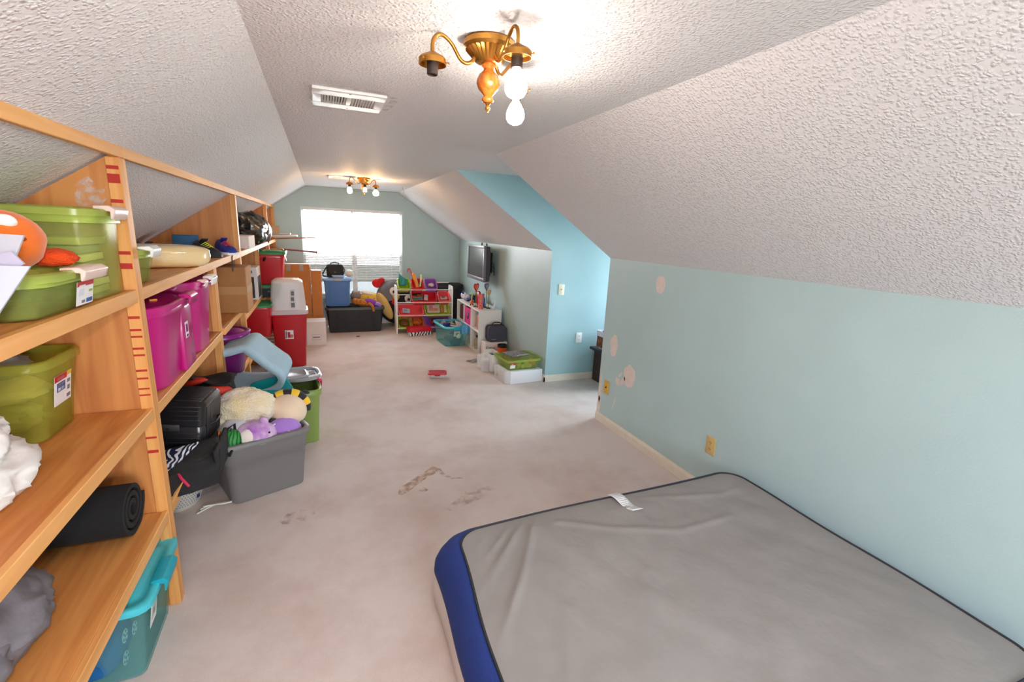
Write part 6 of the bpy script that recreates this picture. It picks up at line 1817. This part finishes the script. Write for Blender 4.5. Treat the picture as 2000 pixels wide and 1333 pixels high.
pos = [(0.12, -0.09, 0.050, 0), (0.05, -0.11, 0.036, 1), (0.085, -0.12, 0.024, 2), (0.0, -0.12, 0.024, 2), (0.035, -0.06, 0.03, 3), (-0.05, -0.10, 0.028, 1), (0.06, -0.04, 0.034, 2), (-0.09, -0.11, 0.03, 3), (-0.02, -0.07, 0.03, 1), (0.13, -0.03, 0.03, 3)]
spots_n = ['right', 'centre front', 'right front', 'middle front', 'middle', 'left front', 'back', 'far left', 'left middle', 'back right']
for k, (x, y, q, ci) in enumerate(pos):
    o = MB().blob((0, 0, q), (q, q * 0.9, q), nu=14, nv=10).build('toy_ball', mat('toy_' + tc_[ci][0], tc_[ci][1], 0.4), None, 60)
    a = R(5)
    tag(o, 'small %s toy ball at the %s inside the green lidded bin' % (tc_[ci][0], spots_n[k]), 'ball', 'toy balls in the green lidded bin', (1.975 + x * math.cos(a) - y * math.sin(a), 4.585 + x * math.sin(a) + y * math.cos(a), 0.149))
t = thing('plaque', 'grey printed plaque with ribbon lying on the green lid', 'plaque', (1.955, 4.60, 0.2775), 14)
MB().box(-0.12, 0.11, -0.10, 0.10, 0, 0.012).build('panel', mat('grey_print_sheet', C(150, 148, 152), 0.6, col2=C(84, 82, 86), vscale=60), t, 30, 0.002)
MB().tube([(-0.06, -0.105, 0.012), (-0.02, -0.11, 0.02), (0.02, -0.12, 0.018), (0.0, -0.105, 0.014), (0.09, -0.10, 0.012)], 0.005, 6).build('ribbon', mat('silver_ribbon', C(176, 176, 182), 0.3), t, 60)
o = MB().box(-0.09, 0.09, -0.06, 0.06, 0, 0.003).build('photo', mat('dark_photo', C(60, 58, 58), 0.4, col2=C(170, 160, 156), vscale=16), None, 0)
tag(o, 'dark photograph lying flat on the carpet by the cube shelf', 'photo', loc=(1.72, 5.36, 0.001), rz=24)
t = thing('food_container', 'small clear box with red lid alone in the middle of the carpet', 'container', (1.125, 4.825, 0.0), -12)
tote(t, 0.19, 0.115, 0.048, P_clr, 0.88, 0.02, 0.008, 0.012)
MB().loft([rr(0.098, 0.061, 0.018, 0.044), rr(0.102, 0.065, 0.02, 0.05), rr(0.10, 0.063, 0.02, 0.064), rr(0.085, 0.05, 0.015, 0.066), rr(0.08, 0.045, 0.012, 0.061)]).build('lid', mat('cherry_lid', C(190, 18, 42), 0.35), t, 40)
MB().box(-0.03, 0.03, -0.071, -0.060, 0.035, 0.062).build('latch', mat('cherry_lid', C(190, 18, 42), 0.35), t, 30, 0.003)
o = MB().cbox((0, 0, 0.006), (0.05, 0.028, 0.012)).build('red_wrapper', mat('wrapper_brown', C(150, 80, 50), 0.6), None, 30, 0.003)
tag(o, 'tiny brown scrap on the carpet before the black tote', 'scrap', loc=(0.45, 6.98, 0.0), rz=10)

# ------------------------------------------------------------------ television on the wall
t = thing('television', 'grey flat screen television on a bracket high on the far right wall', 'television', (XR, 6.33, 1.155))
M_tv = mat('tv_silver_grey', C(112, 108, 118), 0.35)
TW, TH = 0.375, 0.24
# bezel frame
for (y0, y1, z0, z1) in ((-TW, TW, TH - 0.035, TH), (-TW, TW, -TH, -TH + 0.05), (-TW, -TW + 0.03, -TH + 0.05, TH - 0.035), (TW - 0.03, TW, -TH + 0.05, TH - 0.035)):
    MB().box(-0.222, -0.185, y0, y1, z0, z1).build('bezel', M_tv, t, 30, 0.004)
MB().box(-0.212, -0.19, -TW + 0.03, TW - 0.03, -TH + 0.05, TH - 0.035).build('screen', mat('tv_screen', C(58, 60, 56), 0.22, spec=0.5), t, 0)
MB().loft([[(-0.185, p[0], p[1]) for p in rr(TW - 0.004, TH - 0.004, 0.02, 0)], [(-0.13, p[0], p[1]) for p in rr(TW - 0.008, TH - 0.008, 0.02, 0)], [(-0.11, p[0], p[1]) for p in rr(TW - 0.06, TH - 0.05, 0.02, 0)], [(-0.09, p[0], p[1]) for p in rr(TW - 0.09, TH - 0.08, 0.02, 0)]]).build('back_housing', mat('tv_dark_grey', C(62, 58, 62), 0.5), t, 40)
MB().box(-0.09, -0.012, -0.06, 0.06, -0.05, 0.05).box(-0.012, 0.0, -0.11, 0.11, -0.14, 0.14).build('wall_bracket', M_black, t, 30, 0.003)
for k in range(3):
    MB().tube([(-0.08, -0.22, 0.04 - 0.05 * k), (-0.04, -0.27, 0.0 - 0.05 * k), (-0.02, -0.24, -0.06 - 0.05 * k), (-0.004, -0.2, -0.08 - 0.04 * k)], 0.005, 6).build('cable', M_black, t, 60)
for y in (-0.30, -0.10):
    MB().lathe([(0.014, 0), (0.010, 0.025), (0.0, 0.045)], 10, Matrix.Translation((-0.16, y, TH)), cap0=False).build('bracket_tip', M_dark, t, 50)

# ------------------------------------------------------------------ alcove: chest and bag
t = thing('chest', 'dark brown wooden chest just visible in the blue alcove', 'chest', (2.80, 4.14, 0.0))
M_wal = wood('dark_walnut', C(70, 44, 34), C(46, 28, 22), (18, 18, 1.4))
MB().box(0, 0.80, -0.20, 0.20, 0, 0.355).build('body', M_wal, t, 30, 0.004)
MB().box(-0.05, 0.85, -0.22, 0.225, 0.355, 0.385).build('top', mat('espresso_top', C(40, 32, 32), 0.35), t, 30, 0.006)
MB().box(-0.004, 0.0, -0.16, 0.16, 0.05, 0.31).build('side_panel', M_wal, t, 30, 0.002)
t = thing('gift_bag', 'white and magenta bag with brown printed front on the dark chest', 'bag', (2.92, 4.16, 0.3855), 0)
MB().loft([rr(0.125, 0.10, 0.02, 0.0), rr(0.15, 0.115, 0.02, 0.06), rr(0.155, 0.12, 0.02, 0.205), rr(0.15, 0.115, 0.02, 0.205), rr(0.12, 0.095, 0.02, 0.01)]).build('bag_body', mat('white_gloss_bag', C(226, 226, 236), 0.35), t, 40)
MB().cbox((-0.1545, 0, 0.09), (0.003, 0.18, 0.12), (0, 3, 0)).build('brown_print', mat('brown_batik', C(150, 74, 30), 0.6, col2=C(84, 36, 22), vscale=26), t, 0, label='brown printed panel')
MB().cbox((-0.03, -0.119, 0.10), (0.19, 0.003, 0.12), (0, 0, 0)).build('brown_print', mat('brown_batik', C(150, 74, 30), 0.6, col2=C(84, 36, 22), vscale=26), t, 0, label='brown printed panel')
MB().blob((0.0, 0.0, 0.19), (0.135, 0.10, 0.055), (0, 0, 0), 20, 12, 0.2, 3, 190).build('tissue', mat('magenta_tissue', C(186, 30, 130), 0.7), t, 60, label='magenta tissue')
#@@PART5_END
